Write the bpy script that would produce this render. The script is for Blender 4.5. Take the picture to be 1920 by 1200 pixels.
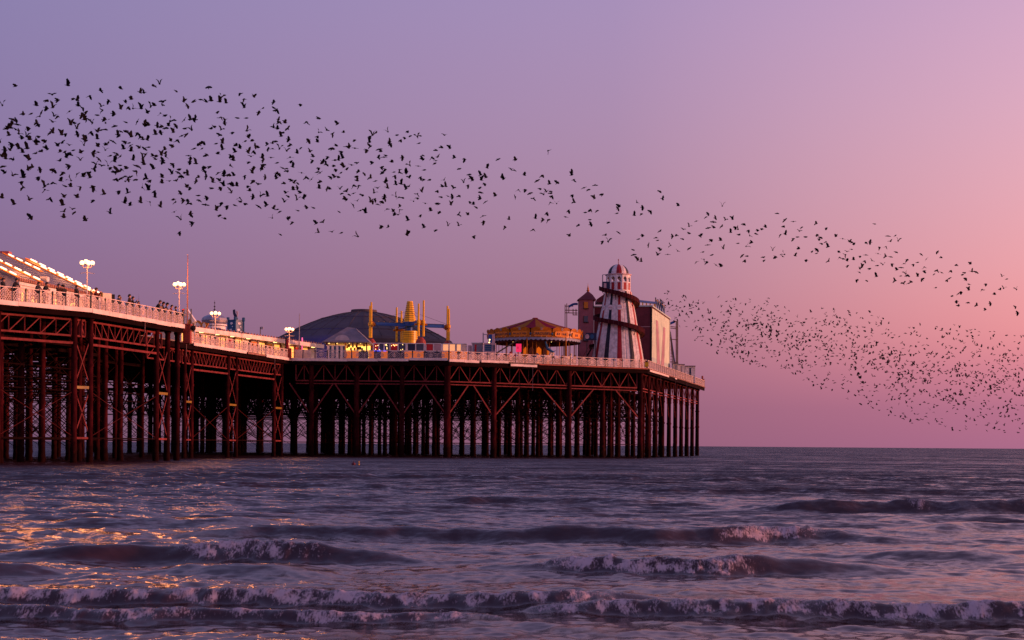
import bpy, bmesh, math, random
import numpy as np
from mathutils import Vector, Matrix, Quaternion

random.seed(7)
for o in list(bpy.data.objects):
    bpy.data.objects.remove(o)
scene = bpy.context.scene
COL = scene.collection
R = math.radians

# ------------------------------------------------------------------ camera
F, CX, CY, HOFF, ROLL, CAMH = 2667.0, 960.0, 600.0, 234.0, 0.0076, 1.8
cd = bpy.data.cameras.new('camera')
cam = bpy.data.objects.new('camera', cd)
COL.objects.link(cam)
cd.sensor_width = 36.0
cd.lens = 36.0 * F / 1920.0
cd.shift_y = HOFF / 1920.0
cd.clip_start = 0.1
cd.clip_end = 60000
_c, _s = math.cos(ROLL), math.sin(ROLL)
cam.matrix_world = Matrix(((_c, -_s, 0, 0), (0, 0, -1, 0), (_s, _c, 0, CAMH), (0, 0, 0, 1)))
scene.camera = cam

# ------------------------------------------------------------------ sky, sun, exposure
SUN_AZ, SUN_EL = R(88), R(3.5)          # azimuth clockwise from +Y
world = bpy.data.worlds.new('World')
scene.world = world
world.use_nodes = True
nt = world.node_tree
nt.nodes.clear()
N = nt.nodes.new
L = nt.links.new
def srgb(r, g, b):
    f = lambda c: (c / 255 / 12.92) if c / 255 <= 0.04045 else ((c / 255 + 0.055) / 1.055) ** 2.4
    return (f(r), f(g), f(b), 1)
tc = N('ShaderNodeTexCoord')
sep = N('ShaderNodeSeparateXYZ'); L(tc.outputs['Generated'], sep.inputs[0])
def mth(op, a, b=None, c=None, clamp=False):
    n = N('ShaderNodeMath'); n.operation = op; n.use_clamp = clamp
    for i, v in enumerate((a, b, c)):
        if v is None: continue
        if isinstance(v, (int, float)): n.inputs[i].default_value = v
        else: L(v, n.inputs[i])
    return n.outputs[0]
el = mth('ARCSINE', mth('MINIMUM', mth('MAXIMUM', sep.outputs[2], 0.0), 0.9999))
elp = mth('SQRT', mth('DIVIDE', el, math.pi / 2))
hl = mth('SQRT', mth('ADD', mth('ADD', mth('MULTIPLY', sep.outputs[0], sep.outputs[0]), mth('MULTIPLY', sep.outputs[1], sep.outputs[1])), 1e-6))
dt = mth('DIVIDE', mth('ADD', mth('MULTIPLY', sep.outputs[0], math.sin(SUN_AZ)), mth('MULTIPLY', sep.outputs[1], math.cos(SUN_AZ))), hl)
delta = mth('ARCCOSINE', mth('MINIMUM', mth('MAXIMUM', dt, -0.9999), 0.9999))   # angle from the sunset, radians
def ramp(stops):
    n = N('ShaderNodeValToRGB')
    n.color_ramp.interpolation = 'B_SPLINE'
    e = n.color_ramp.elements
    while len(e) > 1: e.remove(e[-1])
    for i, (deg, c) in enumerate(stops):
        p = math.sqrt(deg / 90)
        x = e[0] if i == 0 else e.new(p)
        x.position = p; x.color = srgb(*c)
    L(elp, n.inputs[0])
    return n.outputs[0]
SKY_L = [(0, (112, 80, 106)), (1.5, (122, 88, 114)), (4, (136, 98, 130)), (7, (138, 107, 145)), (11, (141, 119, 162)), (15, (140, 126, 171)), (19, (140, 130, 177)), (40, (126, 127, 180)), (90, (96, 104, 168))]
SKY_M = [(0, (144, 94, 120)), (1.5, (148, 98, 124)), (4, (160, 108, 134)), (7, (170, 124, 148)), (11, (174, 138, 168)), (15, (170, 142, 180)), (19, (166, 144, 188)), (40, (142, 136, 190)), (90, (96, 104, 168))]
SKY_R = [(0, (170, 106, 138)), (1.5, (178, 108, 138)), (3, (214, 128, 146)), (4.5, (236, 148, 152)), (7, (236, 162, 168)), (11, (226, 170, 186)), (15, (214, 168, 196)), (19, (200, 162, 198)), (40, (160, 146, 194)), (90, (96, 104, 168))]
SKY_S = [(0, (230, 120, 100)), (2, (255, 150, 105)), (5, (255, 178, 130)), (9, (255, 190, 160)), (15, (242, 182, 182)), (40, (176, 152, 192)), (90, (96, 104, 168))]
cl, cm_, cr, cs = ramp(SKY_L), ramp(SKY_M), ramp(SKY_R), ramp(SKY_S)
def mixc(f, a, b):
    n = N('ShaderNodeMix'); n.data_type = 'RGBA'
    L(f, n.inputs[0]); L(a, n.inputs[6]); L(b, n.inputs[7])
    return n.outputs[2]
def mr(v, a, b):
    n = N('ShaderNodeMapRange'); n.interpolation_type = 'LINEAR'
    L(v, n.inputs[0]); n.inputs[1].default_value = a; n.inputs[2].default_value = b
    return n.outputs[0]
skyc = mixc(mr(delta, R(108), R(84)), cl, cm_)
skyc = mixc(mr(delta, R(84), R(68)), skyc, cr)
skyc = mixc(mr(delta, R(68), R(14)), skyc, cs)
nish = N('ShaderNodeTexSky'); nish.sky_type = 'NISHITA'; nish.sun_disc = False
nish.sun_elevation = SUN_EL; nish.sun_rotation = SUN_AZ
addc = N('ShaderNodeMix'); addc.data_type = 'RGBA'; addc.blend_type = 'ADD'
addc.inputs[0].default_value = 0.004
L(skyc, addc.inputs[6]); L(nish.outputs[0], addc.inputs[7])
bg = N('ShaderNodeBackground'); bg.inputs['Strength'].default_value = 1.0
L(addc.outputs[2], bg.inputs['Color'])
wo = N('ShaderNodeOutputWorld'); L(bg.outputs[0], wo.inputs[0])

sd = bpy.data.lights.new('sun', 'SUN')
sd.energy = 5.0
sd.angle = R(4)
sd.color = (1.0, 0.34, 0.20)
sun = bpy.data.objects.new('sun', sd)
COL.objects.link(sun)
_sv = Vector((math.sin(SUN_AZ) * math.cos(SUN_EL), math.cos(SUN_AZ) * math.cos(SUN_EL), math.sin(SUN_EL)))
sun.rotation_euler = _sv.to_track_quat('Z', 'Y').to_euler()
sun.location = (300, 100, 60)

vs = scene.view_settings
vs.view_transform = 'Standard'
vs.look = 'None'
vs.exposure = 0.0
vs.gamma = 1.0
scene.cycles.use_denoising = True
scene.cycles.max_bounces = 6
scene.cycles.sample_clamp_indirect = 6.0

# ------------------------------------------------------------------ helpers
D0 = 13.3                                 # deck height above the water
def W(px, py, d):
    """the world point seen at photo pixel (px, py) at distance d"""
    xc = (px - CX) / F * d
    yc = (CY - py + HOFF) / F * d
    return Vector((xc * _c - yc * _s, d, CAMH + xc * _s + yc * _c))
def X(px, d):
    return (px - CX) / F * d
def Zof(px, py, d):
    return W(px, py, d).z
def deckpt(px, py):
    k = (px - CX) * _s + (CY - py + HOFF) * _c
    d = F * (D0 - CAMH) / k
    p = W(px, py, d); p.z = D0
    return p

class MB:
    def __init__(s): s.v = []; s.f = []; s.m = []
    def add(s, vs_, fs, mi=0):
        b = len(s.v); s.v += [tuple(v) for v in vs_]
        for f in fs: s.f.append(tuple(b + i for i in f)); s.m.append(mi)
        return s
    def hexa(s, c8, mi=0):
        return s.add(c8, [(0, 3, 2, 1), (4, 5, 6, 7), (0, 1, 5, 4), (1, 2, 6, 5), (2, 3, 7, 6), (3, 0, 4, 7)], mi)
    def box(s, x0, x1, y0, y1, z0, z1, mi=0):
        return s.hexa([(x0, y0, z0), (x1, y0, z0), (x1, y1, z0), (x0, y1, z0), (x0, y0, z1), (x1, y0, z1), (x1, y1, z1), (x0, y1, z1)], mi)
    def obox(s, o, a, l, r0, r1, mi=0):
        """box in a plan frame: origin o, unit axes a and l; (t0,w0,z0)-(t1,w1,z1)"""
        (t0, w0, z0), (t1, w1, z1) = r0, r1
        P = lambda t, w, z: (o[0] + a[0] * t + l[0] * w, o[1] + a[1] * t + l[1] * w, z)
        return s.hexa([P(t0, w0, z0), P(t1, w0, z0), P(t1, w1, z0), P(t0, w1, z0), P(t0, w0, z1), P(t1, w0, z1), P(t1, w1, z1), P(t0, w1, z1)], mi)
    def beam(s, p, q, w, h=None, mi=0):
        h = h or w
        p, q = Vector(p), Vector(q)
        d = (q - p).normalized()
        up = Vector((0, 0, 1)) if abs(d.z) < 0.95 else Vector((0, 1, 0))
        x = d.cross(up).normalized() * (w / 2); y = x.normalized().cross(d) * (h / 2)
        return s.hexa([p - x - y, p + x - y, p + x + y, p - x + y, q - x - y, q + x - y, q + x + y, q - x + y], mi)
    def tube(s, p, q, r0, r1=None, n=8, mi=0, caps=True):
        r1 = r0 if r1 is None else r1
        p, q = Vector(p), Vector(q)
        d = (q - p).normalized()
        up = Vector((0, 0, 1)) if abs(d.z) < 0.95 else Vector((0, 1, 0))
        x = d.cross(up).normalized(); y = x.cross(d)
        vs_ = []
        for c, r in ((p, r0), (q, r1)):
            for i in range(n):
                a = 2 * math.pi * i / n
                vs_.append(c + x * (r * math.cos(a)) + y * (r * math.sin(a)))
        fs = [(i, (i + 1) % n, n + (i + 1) % n, n + i) for i in range(n)]
        if caps: fs += [tuple(range(n - 1, -1, -1)), tuple(range(n, 2 * n))]
        return s.add(vs_, fs, mi)
    def lathe(s, c, prof, n=16, mi=0, a0=0.0, a1=2 * math.pi, scal=None):
        full = abs(a1 - a0 - 2 * math.pi) < 1e-6
        m = n if full else n + 1
        vs_ = []
        for (r, z) in prof:
            for i in range(m):
                a = a0 + (a1 - a0) * i / n
                k = scal(i) if scal else 1.0
                vs_.append((c[0] + r * k * math.cos(a), c[1] + r * k * math.sin(a), c[2] + z))
        fs = []
        for j in range(len(prof) - 1):
            for i in range(n):
                i2 = (i + 1) % m
                fs.append((j * m + i, j * m + i2, (j + 1) * m + i2, (j + 1) * m + i))
        return s.add(vs_, fs, mi)
    def prism(s, poly, z0, z1, mi=0):
        n = len(poly)
        vs_ = [(x, y, z0) for x, y in poly] + [(x, y, z1) for x, y in poly]
        fs = [tuple(range(n - 1, -1, -1)), tuple(range(n, 2 * n))] + [(i, (i + 1) % n, n + (i + 1) % n, n + i) for i in range(n)]
        return s.add(vs_, fs, mi)
    def extr(s, pts, off, mi=0):
        """flat polygon (world points) pushed along off"""
        n = len(pts); off = Vector(off)
        vs_ = [Vector(p) for p in pts] + [Vector(p) + off for p in pts]
        fs = [tuple(range(n - 1, -1, -1)), tuple(range(n, 2 * n))] + [(i, (i + 1) % n, n + (i + 1) % n, n + i) for i in range(n)]
        return s.add(vs_, fs, mi)
    def sphere(s, c, r, n=12, m=8, mi=0, sz=1.0):
        prof = [(r * math.sin(math.pi * j / m), -r * sz * math.cos(math.pi * j / m)) for j in range(m + 1)]
        return s.lathe(c, prof, n, mi)
    def mesh(s, name, mats, org=(0, 0, 0), smooth=False):
        me = bpy.data.meshes.new(name)
        ox, oy, oz = org
        me.from_pydata([(x - ox, y - oy, z - oz) for x, y, z in s.v], [], s.f)
        for m in (mats if isinstance(mats, (list, tuple)) else [mats]): me.materials.append(m)
        if any(s.m): me.polygons.foreach_set('material_index', s.m)
        bm = bmesh.new(); bm.from_mesh(me)
        bmesh.ops.remove_doubles(bm, verts=bm.verts, dist=1e-5)
        bmesh.ops.recalc_face_normals(bm, faces=bm.faces)
        bm.to_mesh(me); bm.free()
        if smooth: me.polygons.foreach_set('use_smooth', [True] * len(me.polygons))
        me.update()
        return me
    def build(s, name, mats, parent=None, smooth=False, label=None):
        root = parent
        while root is not None and root.parent is not None: root = root.parent
        org = tuple(root.location) if root is not None else (0, 0, 0)
        o = bpy.data.objects.new(name, s.mesh(name, mats, org, smooth))
        COL.objects.link(o)
        if parent is not None: o.parent = parent
        if label: o['label'] = label
        return o

def tag(o, label=None, cat=None, group=None, kind=None):
    if label: o['label'] = label
    if cat: o['category'] = cat
    if group: o['group'] = group
    if kind or cat: o['kind'] = kind or 'thing'
    return o
def thing(name, loc, label, cat, group=None):
    o = bpy.data.objects.new(name, None)
    o.empty_display_size = 0.5
    COL.objects.link(o)
    o.location = loc
    return tag(o, label, cat, group)
def inst(name, me, parent, loc, rot=None, scale=None):
    """a part that shares mesh data; loc in world space"""
    o = bpy.data.objects.new(name, me)
    COL.objects.link(o)
    r = parent
    while r is not None and r.parent is not None: r = r.parent
    if parent is not None: o.parent = parent
    o.location = Vector(loc) - (r.location if r is not None else Vector())
    if rot is not None:
        if isinstance(rot, Quaternion): o.rotation_mode = 'QUATERNION'; o.rotation_quaternion = rot
        else: o.rotation_euler = rot
    if scale is not None: o.scale = scale
    return o
def copy_tree(o, parent=None):
    c = o.copy(); COL.objects.link(c)
    if parent is not None: c.parent = parent
    for ch in list(o.children): copy_tree(ch, c)
    return c
_ub = {}
def bar(name, p, q, w, h, mat, parent):
    """one straight member as an object of its own (shared unit box)"""
    if mat.name not in _ub:
        b = MB(); b.box(-.5, .5, -.5, .5, -.5, .5); _ub[mat.name] = b.mesh('bar_' + mat.name, mat)
    p, q = Vector(p), Vector(q)
    d = q - p
    up = Vector((0, 0, 1)) if abs(d.normalized().z) < 0.99 else Vector((0, 1, 0))
    y = d.normalized(); x = y.cross(up).normalized(); z = x.cross(y)
    rot = Matrix((x, y, z)).transposed().to_quaternion()
    o = bpy.data.objects.new(name, _ub[mat.name]); COL.objects.link(o)
    r = parent
    while r.parent is not None: r = r.parent
    # bars that are sub-parts of a moved part are never used: parts of the pier stay at their root's origin
    o.parent = parent
    o.rotation_mode = 'QUATERNION'
    o.location = (p + q) / 2 - r.location
    o.rotation_quaternion = rot
    o.scale = (w, d.length, h)
    return o

# ------------------------------------------------------------------ materials
def mat(name, col, rough=0.6, metal=0.0, var=0.25, scale=1.5, bump=0.0, emit=None, estr=0.0, spec=0.25, grime=None):
    m = bpy.data.materials.new(name); m.use_nodes = True
    t = m.node_tree; p = t.nodes['Principled BSDF']
    p.inputs['Roughness'].default_value = rough
    p.inputs['Metallic'].default_value = metal
    p.inputs['Specular IOR Level'].default_value = spec
    c = tuple(col) + (1,)
    p.inputs['Base Color'].default_value = c
    if emit is not None:
        p.inputs['Emission Color'].default_value = tuple(emit) + (1,)
        p.inputs['Emission Strength'].default_value = estr
    if var > 0:
        g = t.nodes.new('ShaderNodeNewGeometry')
        nz = t.nodes.new('ShaderNodeTexNoise'); nz.inputs['Scale'].default_value = scale
        nz.inputs['Detail'].default_value = 6; nz.inputs['Roughness'].default_value = 0.65
        t.links.new(g.outputs['Position'], nz.inputs['Vector'])
        rm = t.nodes.new('ShaderNodeValToRGB')
        rm.color_ramp.elements[0].position = 0.32; rm.color_ramp.elements[1].position = 0.68
        lo = grime if grime else tuple(x * (1 - var) for x in col)
        rm.color_ramp.elements[0].color = tuple(lo) + (1,)
        rm.color_ramp.elements[1].color = tuple(min(1, x * (1 + var * .35)) for x in col) + (1,)
        t.links.new(nz.outputs[0], rm.inputs[0])
        t.links.new(rm.outputs[0], p.inputs['Base Color'])
        if bump > 0:
            b = t.nodes.new('ShaderNodeBump'); b.inputs['Strength'].default_value = bump; b.inputs['Distance'].default_value = 0.05
            t.links.new(nz.outputs[0], b.inputs['Height']); t.links.new(b.outputs[0], p.inputs['Normal'])
    return m
M = {}
def defm(k, *a, **kw): M[k] = mat(k, *a, **kw); return M[k]
defm('white', (.74, .70, .70), .55, var=.30, scale=1.2)
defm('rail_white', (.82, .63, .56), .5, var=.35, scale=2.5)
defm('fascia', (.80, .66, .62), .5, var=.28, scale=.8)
defm('cream', (.70, .58, .46), .6, var=.2, scale=.8)
defm('post', (.035, .04, .05), .45, var=.3)
defm('truss', (.19, .032, .036), .7, spec=.1, var=.5, scale=1.4, bump=.3)
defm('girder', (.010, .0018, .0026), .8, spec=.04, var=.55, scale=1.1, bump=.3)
defm('rod', (.07, .012, .014), .8, spec=.05, var=.5, scale=1.5)
defm('yellow_paint', (.24, .15, .02), .5, var=.45, scale=1.5)
defm('deck', (.20, .15, .13), .8, var=.35, scale=.8)
defm('edge', (.32, .15, .13), .7, var=.4, scale=.9)
defm('slate', (.16, .15, .19), .55, var=.35, scale=.9)
defm('terracotta', (.42, .17, .11), .7, var=.4, scale=2)
defm('orange_wall', (.70, .24, .025), .5, var=.2)
defm('dark', (.02, .02, .024), .8, spec=.05, var=.2)
defm('maroon', (.13, .028, .04), .75, var=.3, scale=.5)
defm('brick_pink', (.36, .12, .14), .8, var=.25, scale=1.2)
defm('red', (.55, .02, .03), .4, var=.2, scale=1.2)
defm('pink', (.85, .02, .12), .4, var=.05, emit=(1, .03, .12), estr=.7)
defm('navy', (.015, .025, .075), .45, var=.25)
defm('blue', (.02, .09, .33), .4, var=.25, scale=.8)
defm('teal', (.02, .10, .22), .45, var=.35, scale=.7)
defm('yellow', (.80, .46, .02), .35, var=.22, scale=.9)
defm('gold', (.46, .155, .010), .35, var=.35, scale=2.2)
defm('brown', (.14, .05, .03), .7, spec=.1, var=.3)
defm('slide', (.055, .007, .012), .75, spec=.05, var=.3, scale=1.5)
defm('glass', (.03, .05, .09), .08, var=.1, spec=.8)
defm('silver', (.36, .33, .38), .38, metal=.75, var=.3, scale=1.2)
defm('grey', (.30, .29, .33), .6, var=.25)
defm('dome', (.100, .080, .088), .8, var=.22, scale=.35, spec=.06)
defm('pole', (.62, .50, .46), .4, var=.2)
defm('red_pillar', (.34, .05, .035), .5, var=.55, scale=3)
defm('lamp_globe', (1, .9, .8), .3, var=0, emit=(1, .62, .27), estr=2.4)
defm('light_strip', (1, .9, .85), .3, var=0, emit=(1, .56, .34), estr=2.6)
defm('downlight', (1, .9, .7), .3, var=0, emit=(1, .60, .18), estr=4.5)
defm('shop_glow', (1, .6, .2), .5, var=0, emit=(1, .40, .07), estr=1.3)
defm('kiosk_glow', (1, .75, .3), .5, var=0, emit=(1, .50, .09), estr=2.2)
defm('window_lit', (1, .6, .2), .4, var=0, emit=(1, .42, .10), estr=1.5)
defm('mural', (.52, .64, .50), .6, var=.15, scale=.6)
defm('mural_green', (.40, .52, .48), .6, var=.2, scale=.6)
defm('mural_pink', (.62, .42, .44), .6, var=.3, scale=.7)
defm('skin', (.50, .27, .20), .5, var=.1)
defm('hair', (.03, .018, .012), .5, var=.2)
defm('bird', (.006, .005, .008), .9, var=0, spec=.1)
defm('iron', (.06, .05, .055), .5, var=.3)
defm('scaffold', (.40, .20, .09), .6, var=.5, scale=2)

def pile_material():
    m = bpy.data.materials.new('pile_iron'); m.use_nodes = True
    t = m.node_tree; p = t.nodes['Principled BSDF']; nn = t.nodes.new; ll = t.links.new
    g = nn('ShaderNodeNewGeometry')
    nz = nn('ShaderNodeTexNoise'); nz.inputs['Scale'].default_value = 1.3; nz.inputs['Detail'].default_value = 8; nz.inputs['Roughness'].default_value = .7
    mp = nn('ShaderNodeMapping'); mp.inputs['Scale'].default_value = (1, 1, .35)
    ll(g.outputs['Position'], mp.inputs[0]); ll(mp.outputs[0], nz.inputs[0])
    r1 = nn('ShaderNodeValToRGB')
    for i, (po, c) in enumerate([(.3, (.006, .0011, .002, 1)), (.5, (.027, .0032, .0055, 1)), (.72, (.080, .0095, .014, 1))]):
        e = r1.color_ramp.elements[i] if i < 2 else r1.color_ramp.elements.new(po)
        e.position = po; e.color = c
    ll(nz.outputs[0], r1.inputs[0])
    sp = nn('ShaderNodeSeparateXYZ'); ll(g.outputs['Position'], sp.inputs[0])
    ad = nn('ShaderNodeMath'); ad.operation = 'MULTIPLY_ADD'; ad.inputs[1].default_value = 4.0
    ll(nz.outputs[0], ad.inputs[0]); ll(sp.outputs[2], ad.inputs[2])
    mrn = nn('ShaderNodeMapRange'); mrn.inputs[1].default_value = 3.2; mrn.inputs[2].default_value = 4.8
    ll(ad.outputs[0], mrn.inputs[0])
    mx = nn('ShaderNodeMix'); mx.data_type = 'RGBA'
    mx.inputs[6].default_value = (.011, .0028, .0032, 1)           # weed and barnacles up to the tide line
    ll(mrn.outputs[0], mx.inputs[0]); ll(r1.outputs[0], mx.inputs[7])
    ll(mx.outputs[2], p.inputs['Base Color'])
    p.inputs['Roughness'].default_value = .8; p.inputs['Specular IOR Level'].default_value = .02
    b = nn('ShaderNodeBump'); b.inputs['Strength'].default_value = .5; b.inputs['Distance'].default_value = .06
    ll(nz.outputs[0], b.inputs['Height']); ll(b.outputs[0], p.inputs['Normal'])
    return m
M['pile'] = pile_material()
defm('stripe_red', (.36, .010, .018), .5, var=.35, scale=1.6)
defm('stripe_navy', (.008, .010, .026), .5, var=.35, scale=1.6)
defm('tower_white', (.70, .64, .63), .55, var=.42, scale=1.8)
defm('roof_red', (.20, .008, .03), .85, spec=.05)
defm('roof_gold', (.30, .105, .014), .85, spec=.05)
defm('mural_violet', (.40, .24, .29), .6, var=.35, scale=.7)
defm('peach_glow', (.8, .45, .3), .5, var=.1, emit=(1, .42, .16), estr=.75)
defm('orange_glow_paint', (.70, .19, .015), .5, var=.15, emit=(1, .17, .006), estr=.5)  # orange paint given emission: light falling on boards and panels put into the colour
# ------------------------------------------------------------------ sea
def vnoise(x, y, seed=0):
    """value noise, vectorised"""
    xi = np.floor(x).astype(np.int64); yi = np.floor(y).astype(np.int64)
    fx = x - xi; fy = y - yi
    fx = fx * fx * (3 - 2 * fx); fy = fy * fy * (3 - 2 * fy)
    def h(a, b):
        n = (a * 374761393 + b * 668265263 + seed * 1442695041) & 0x7fffffff
        n = ((n ^ (n >> 13)) * 1274126177) & 0x7fffffff
        return ((n ^ (n >> 16)) & 0xffff) / 65535.0
    return (h(xi, yi) * (1 - fx) + h(xi + 1, yi) * fx) * (1 - fy) + (h(xi, yi + 1) * (1 - fx) + h(xi + 1, yi + 1) * fx) * fy
def fbm(x, y, o=4, seed=0):
    a, s, t = 1.0, 0.0, 0.0
    for i in range(o):
        s = s + a * vnoise(x * 2 ** i, y * 2 ** i, seed + i * 17); t += a; a *= .55
    return s / t
def sstep(a, b, x):
    t = np.clip((x - a) / (b - a), 0, 1); return t * t * (3 - 2 * t)

def make_sea():
    ys = [6.5]
    while ys[-1] < 30000:
        y = ys[-1]; ys.append(y + max(.03, min(.34 * y * y / 2560, y * .12)))
    ys = np.array(ys); nr = len(ys)
    nc = 720
    tx = np.linspace(-.56, .50, nc)
    Yg = np.repeat(ys[:, None], nc, 1); Xg = tx[None, :] * (Yg + 3)
    dY = np.repeat(np.gradient(ys)[:, None], nc, 1)
    Z = np.zeros_like(Xg)
    rng = np.random.RandomState(3)
    # wind chop: many small trains, running mostly towards the shore
    for i in range(72):
        lam = .22 * (30 ** (i / 71.0))
        th = rng.normal(0, .55); k = 2 * math.pi / lam
        amp = .0135 * lam ** .50 * rng.uniform(.6, 1.3)
        fade = np.clip((lam / np.maximum(dY, 1e-6) - 2.2) / 3, 0, 1)
        wob = 1.2 * fbm(Xg * .13 + i, Yg * .13, 2, i)
        ph = k * (Xg * math.sin(th) + Yg * math.cos(th)) + rng.uniform(0, 6.28) + wob * 3
        grp = .4 + 1.2 * vnoise(Xg * .22 / max(lam, 1) + 5 * i, Yg * .3 / max(lam, 1), 90 + i)
        s_ = np.sin(ph)
        Z += amp * fade * grp * (s_ * .75 + .5 * (1 - 2 * np.abs(np.sin(ph / 2 + .8)))) 
    Z *= (1.0 - .45 * sstep(34, 15, Yg)) * (1.0 - .55 * sstep(14.2, 11.5, Yg))       # flatter in the wash
    foam = np.zeros_like(Z)
    def S(a, b, x): return sstep(a, b, x)
    # breakers: (distance, x0, x1, foam x0, foam x1, height, bend, front width)
    BR = [
        (16.6, -13, 3.2, -12, 1.6, .105, .30, .26, .9),
        (15.0, -13, .8, -12, .1, .075, .22, .21, .75),
        (15.9, -1.2, 12, .2, 11, .115, .30, .29, .9),
        (23.0, -9.4, -.6, -5.5, -3.0, .19, .45, .45, 1.0),
        (21.6, -1.2, 7.0, .35, 3.8, .19, .45, .48, 1.0),
        (29.3, -8.0, 9.0, 4.1, 6.7, .19, .7, .5, .9),
        (43.0, 6.5, 24, 11.8, 12.9, .34, .7, .6, .8),
        (43.5, 14.2, 21, 15.0, 16.0, .20, .9, .7, .7),
        (19.9, -9, -6.0, 50, 51, .13, .4, .55, 0),
        (20.8, -5.6, -2.2, 50, 51, .09, .5, .6, 0),
        (47.0, -4, 6, 50, 51, .16, 1.2, .9, 0),
        (24.5, 5.8, 9.5, 50, 51, .09, .6, .6, 0),
        (33.5, -12, -4, 50, 51, .12, 1.0, .8, 0),
        (33.0, 8.5, 14, 50, 51, .11, 1.0, .8, 0),
        (58.0, 2, 24, 50, 51, .17, 1.5, 1.1, 0),
        (62.0, -24, -4, 50, 51, .15, 1.5, 1.1, 0),
        (80.0, -30, 40, 50, 51, .15, 2.5, 1.3, 0),
        (12.0, 2.4, 6, 3.2, 5, .03, .3, .3, .6),
    ]
    for j, (yc, x0, x1, f0, f1, H, bend, fw, fs) in enumerate(BR):
        sel = np.where((ys > yc - 5) & (ys < yc + 8))[0]
        a, b = sel[0], sel[-1] + 1
        x, y = Xg[a:b], Yg[a:b]
        ctr = yc + bend * (fbm(x * .35 + j * 7, x * 0 + j, 3, j) - .5) * 2
        q = y - ctr
        n1 = fbm(x * 1.1 + j * 3, x * 0 + 2.0, 3, 40 + j)
        e = S(x0, x0 + min(3.0, (x1 - x0) * .35), x) * (1 - S(x1 - min(3.0, (x1 - x0) * .35), x1, x))
        e = e * (.72 + .55 * n1)
        prof = np.where(q < 0, S(-fw, 0.0, q) ** 1.15, np.exp(-np.clip(q, 0, 50) / (fw * 3.2)))
        trough = -.22 * np.exp(-((q + fw * 1.9) / (fw * .9)) ** 2)
        Z[a:b] = Z[a:b] * (1 - .55 * e * np.exp(-(q / fw) ** 2)) + H * e * (prof + trough)
        if fs > 0:
            fe = S(f0 - .4, f0 + .7, x) * (1 - S(f1 - .9, f1 + .4, x))
            n2 = fbm(x * 4.5 + j, y * .5 + j * 3, 4, 60 + j)
            n3 = fbm(x * 9 + j, y * 9, 3, 70 + j)
            drop = fw * (.15 + 1.15 * n2)                        # how far the foam has tumbled down the face
            fm = fe * S(-drop - .10, -drop + .06, q) * (1 - S(.02, .16 + .3 * n2, q))
            lump = fbm(x * 8, y * 9 + j, 4, 80 + j) - .40
            Z[a:b] += fm * (.015 + .10 * lump) * min(1.3, H / .16)
            holes = np.clip((fbm(x * 7 + 3, y * 4, 4, 99 + j) - .24) * 3.4, 0, 1)
            foam[a:b] = np.maximum(foam[a:b], np.clip(fm * holes * (.35 + 1.2 * (n3 - .15)) * fs, 0, 1))
            # lace left behind and pushed ahead
            lace = fe * fs * np.exp(-np.abs(q - .5) / 1.1) * np.clip(fbm(x * 5, y * 2.2, 4, 95 + j) - .60, 0, 1) * 3.2
            foam[a:b] = np.maximum(foam[a:b], np.clip(lace, 0, .55))
    far = sstep(.60, .85, fbm(Xg * .5, Yg * 1.2, 4, 7)) * (Yg < 22) * .25 * np.clip(fbm(Xg * 6, Yg * 2.4, 3, 8) - .45, 0, 1) * 4
    foam = np.maximum(foam, far * sstep(22, 14, Yg))
    me = bpy.data.meshes.new('sea')
    nv = nr * nc
    co = np.stack([Xg, Yg, Z], -1).reshape(-1, 3).astype(np.float32)
    idx = np.arange(nv).reshape(nr, nc)
    q = np.stack([idx[:-1, :-1], idx[:-1, 1:], idx[1:, 1:], idx[1:, :-1]], -1).reshape(-1, 4).astype(np.int32)
    me.vertices.add(nv); me.vertices.foreach_set('co', co.ravel())
    me.loops.add(q.size); me.loops.foreach_set('vertex_index', q.ravel())
    me.polygons.add(len(q)); me.polygons.foreach_set('loop_start', np.arange(0, q.size, 4, dtype=np.int32))
    me.polygons.foreach_set('use_smooth', np.ones(len(q), bool))
    me.update(calc_edges=True)
    at = me.attributes.new('foam', 'FLOAT', 'POINT'); at.data.foreach_set('value', foam.ravel().astype(np.float32))
    m = bpy.data.materials.new('sea_water'); m.use_nodes = True
    t = m.node_tree; p = t.nodes['Principled BSDF']; nn = t.nodes.new; ll = t.links.new
    g = nn('ShaderNodeNewGeometry')
    # ripples too fine for the mesh tilt the normal
    acc = None
    for sc, k in (((.035, .10, 1), .55), ((.22, .5, 1), .6), ((.9, 2.0, 1), 1.0), ((4.0, 8.5, 1), .8)):
        mp = nn('ShaderNodeMapping'); mp.inputs['Scale'].default_value = sc
        ll(g.outputs['Position'], mp.inputs[0])
        nz = nn('ShaderNodeTexNoise'); nz.inputs['Scale'].default_value = 1.0; nz.inputs['Detail'].default_value = 3; nz.inputs['Roughness'].default_value = .6
        ll(mp.outputs[0], nz.inputs['Vector'])
        sb = nn('ShaderNodeVectorMath'); sb.operation = 'SUBTRACT'; sb.inputs[1].default_value = (.5, .5, .5)
        ll(nz.outputs['Color'], sb.inputs[0])
        ml = nn('ShaderNodeVectorMath'); ml.operation = 'MULTIPLY'; ml.inputs[1].default_value = (k, k * 1.7, 0)
        ll(sb.outputs[0], ml.inputs[0])
        if acc is None: acc = ml.outputs[0]
        else:
            ad = nn('ShaderNodeVectorMath'); ad.operation = 'ADD'; ll(acc, ad.inputs[0]); ll(ml.outputs[0], ad.inputs[1]); acc = ad.outputs[0]
    # offshore the wavelets lean steeper to the shore than in the wash
    spz = nn('ShaderNodeSeparateXYZ'); ll(g.outputs['Position'], spz.inputs[0])
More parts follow.
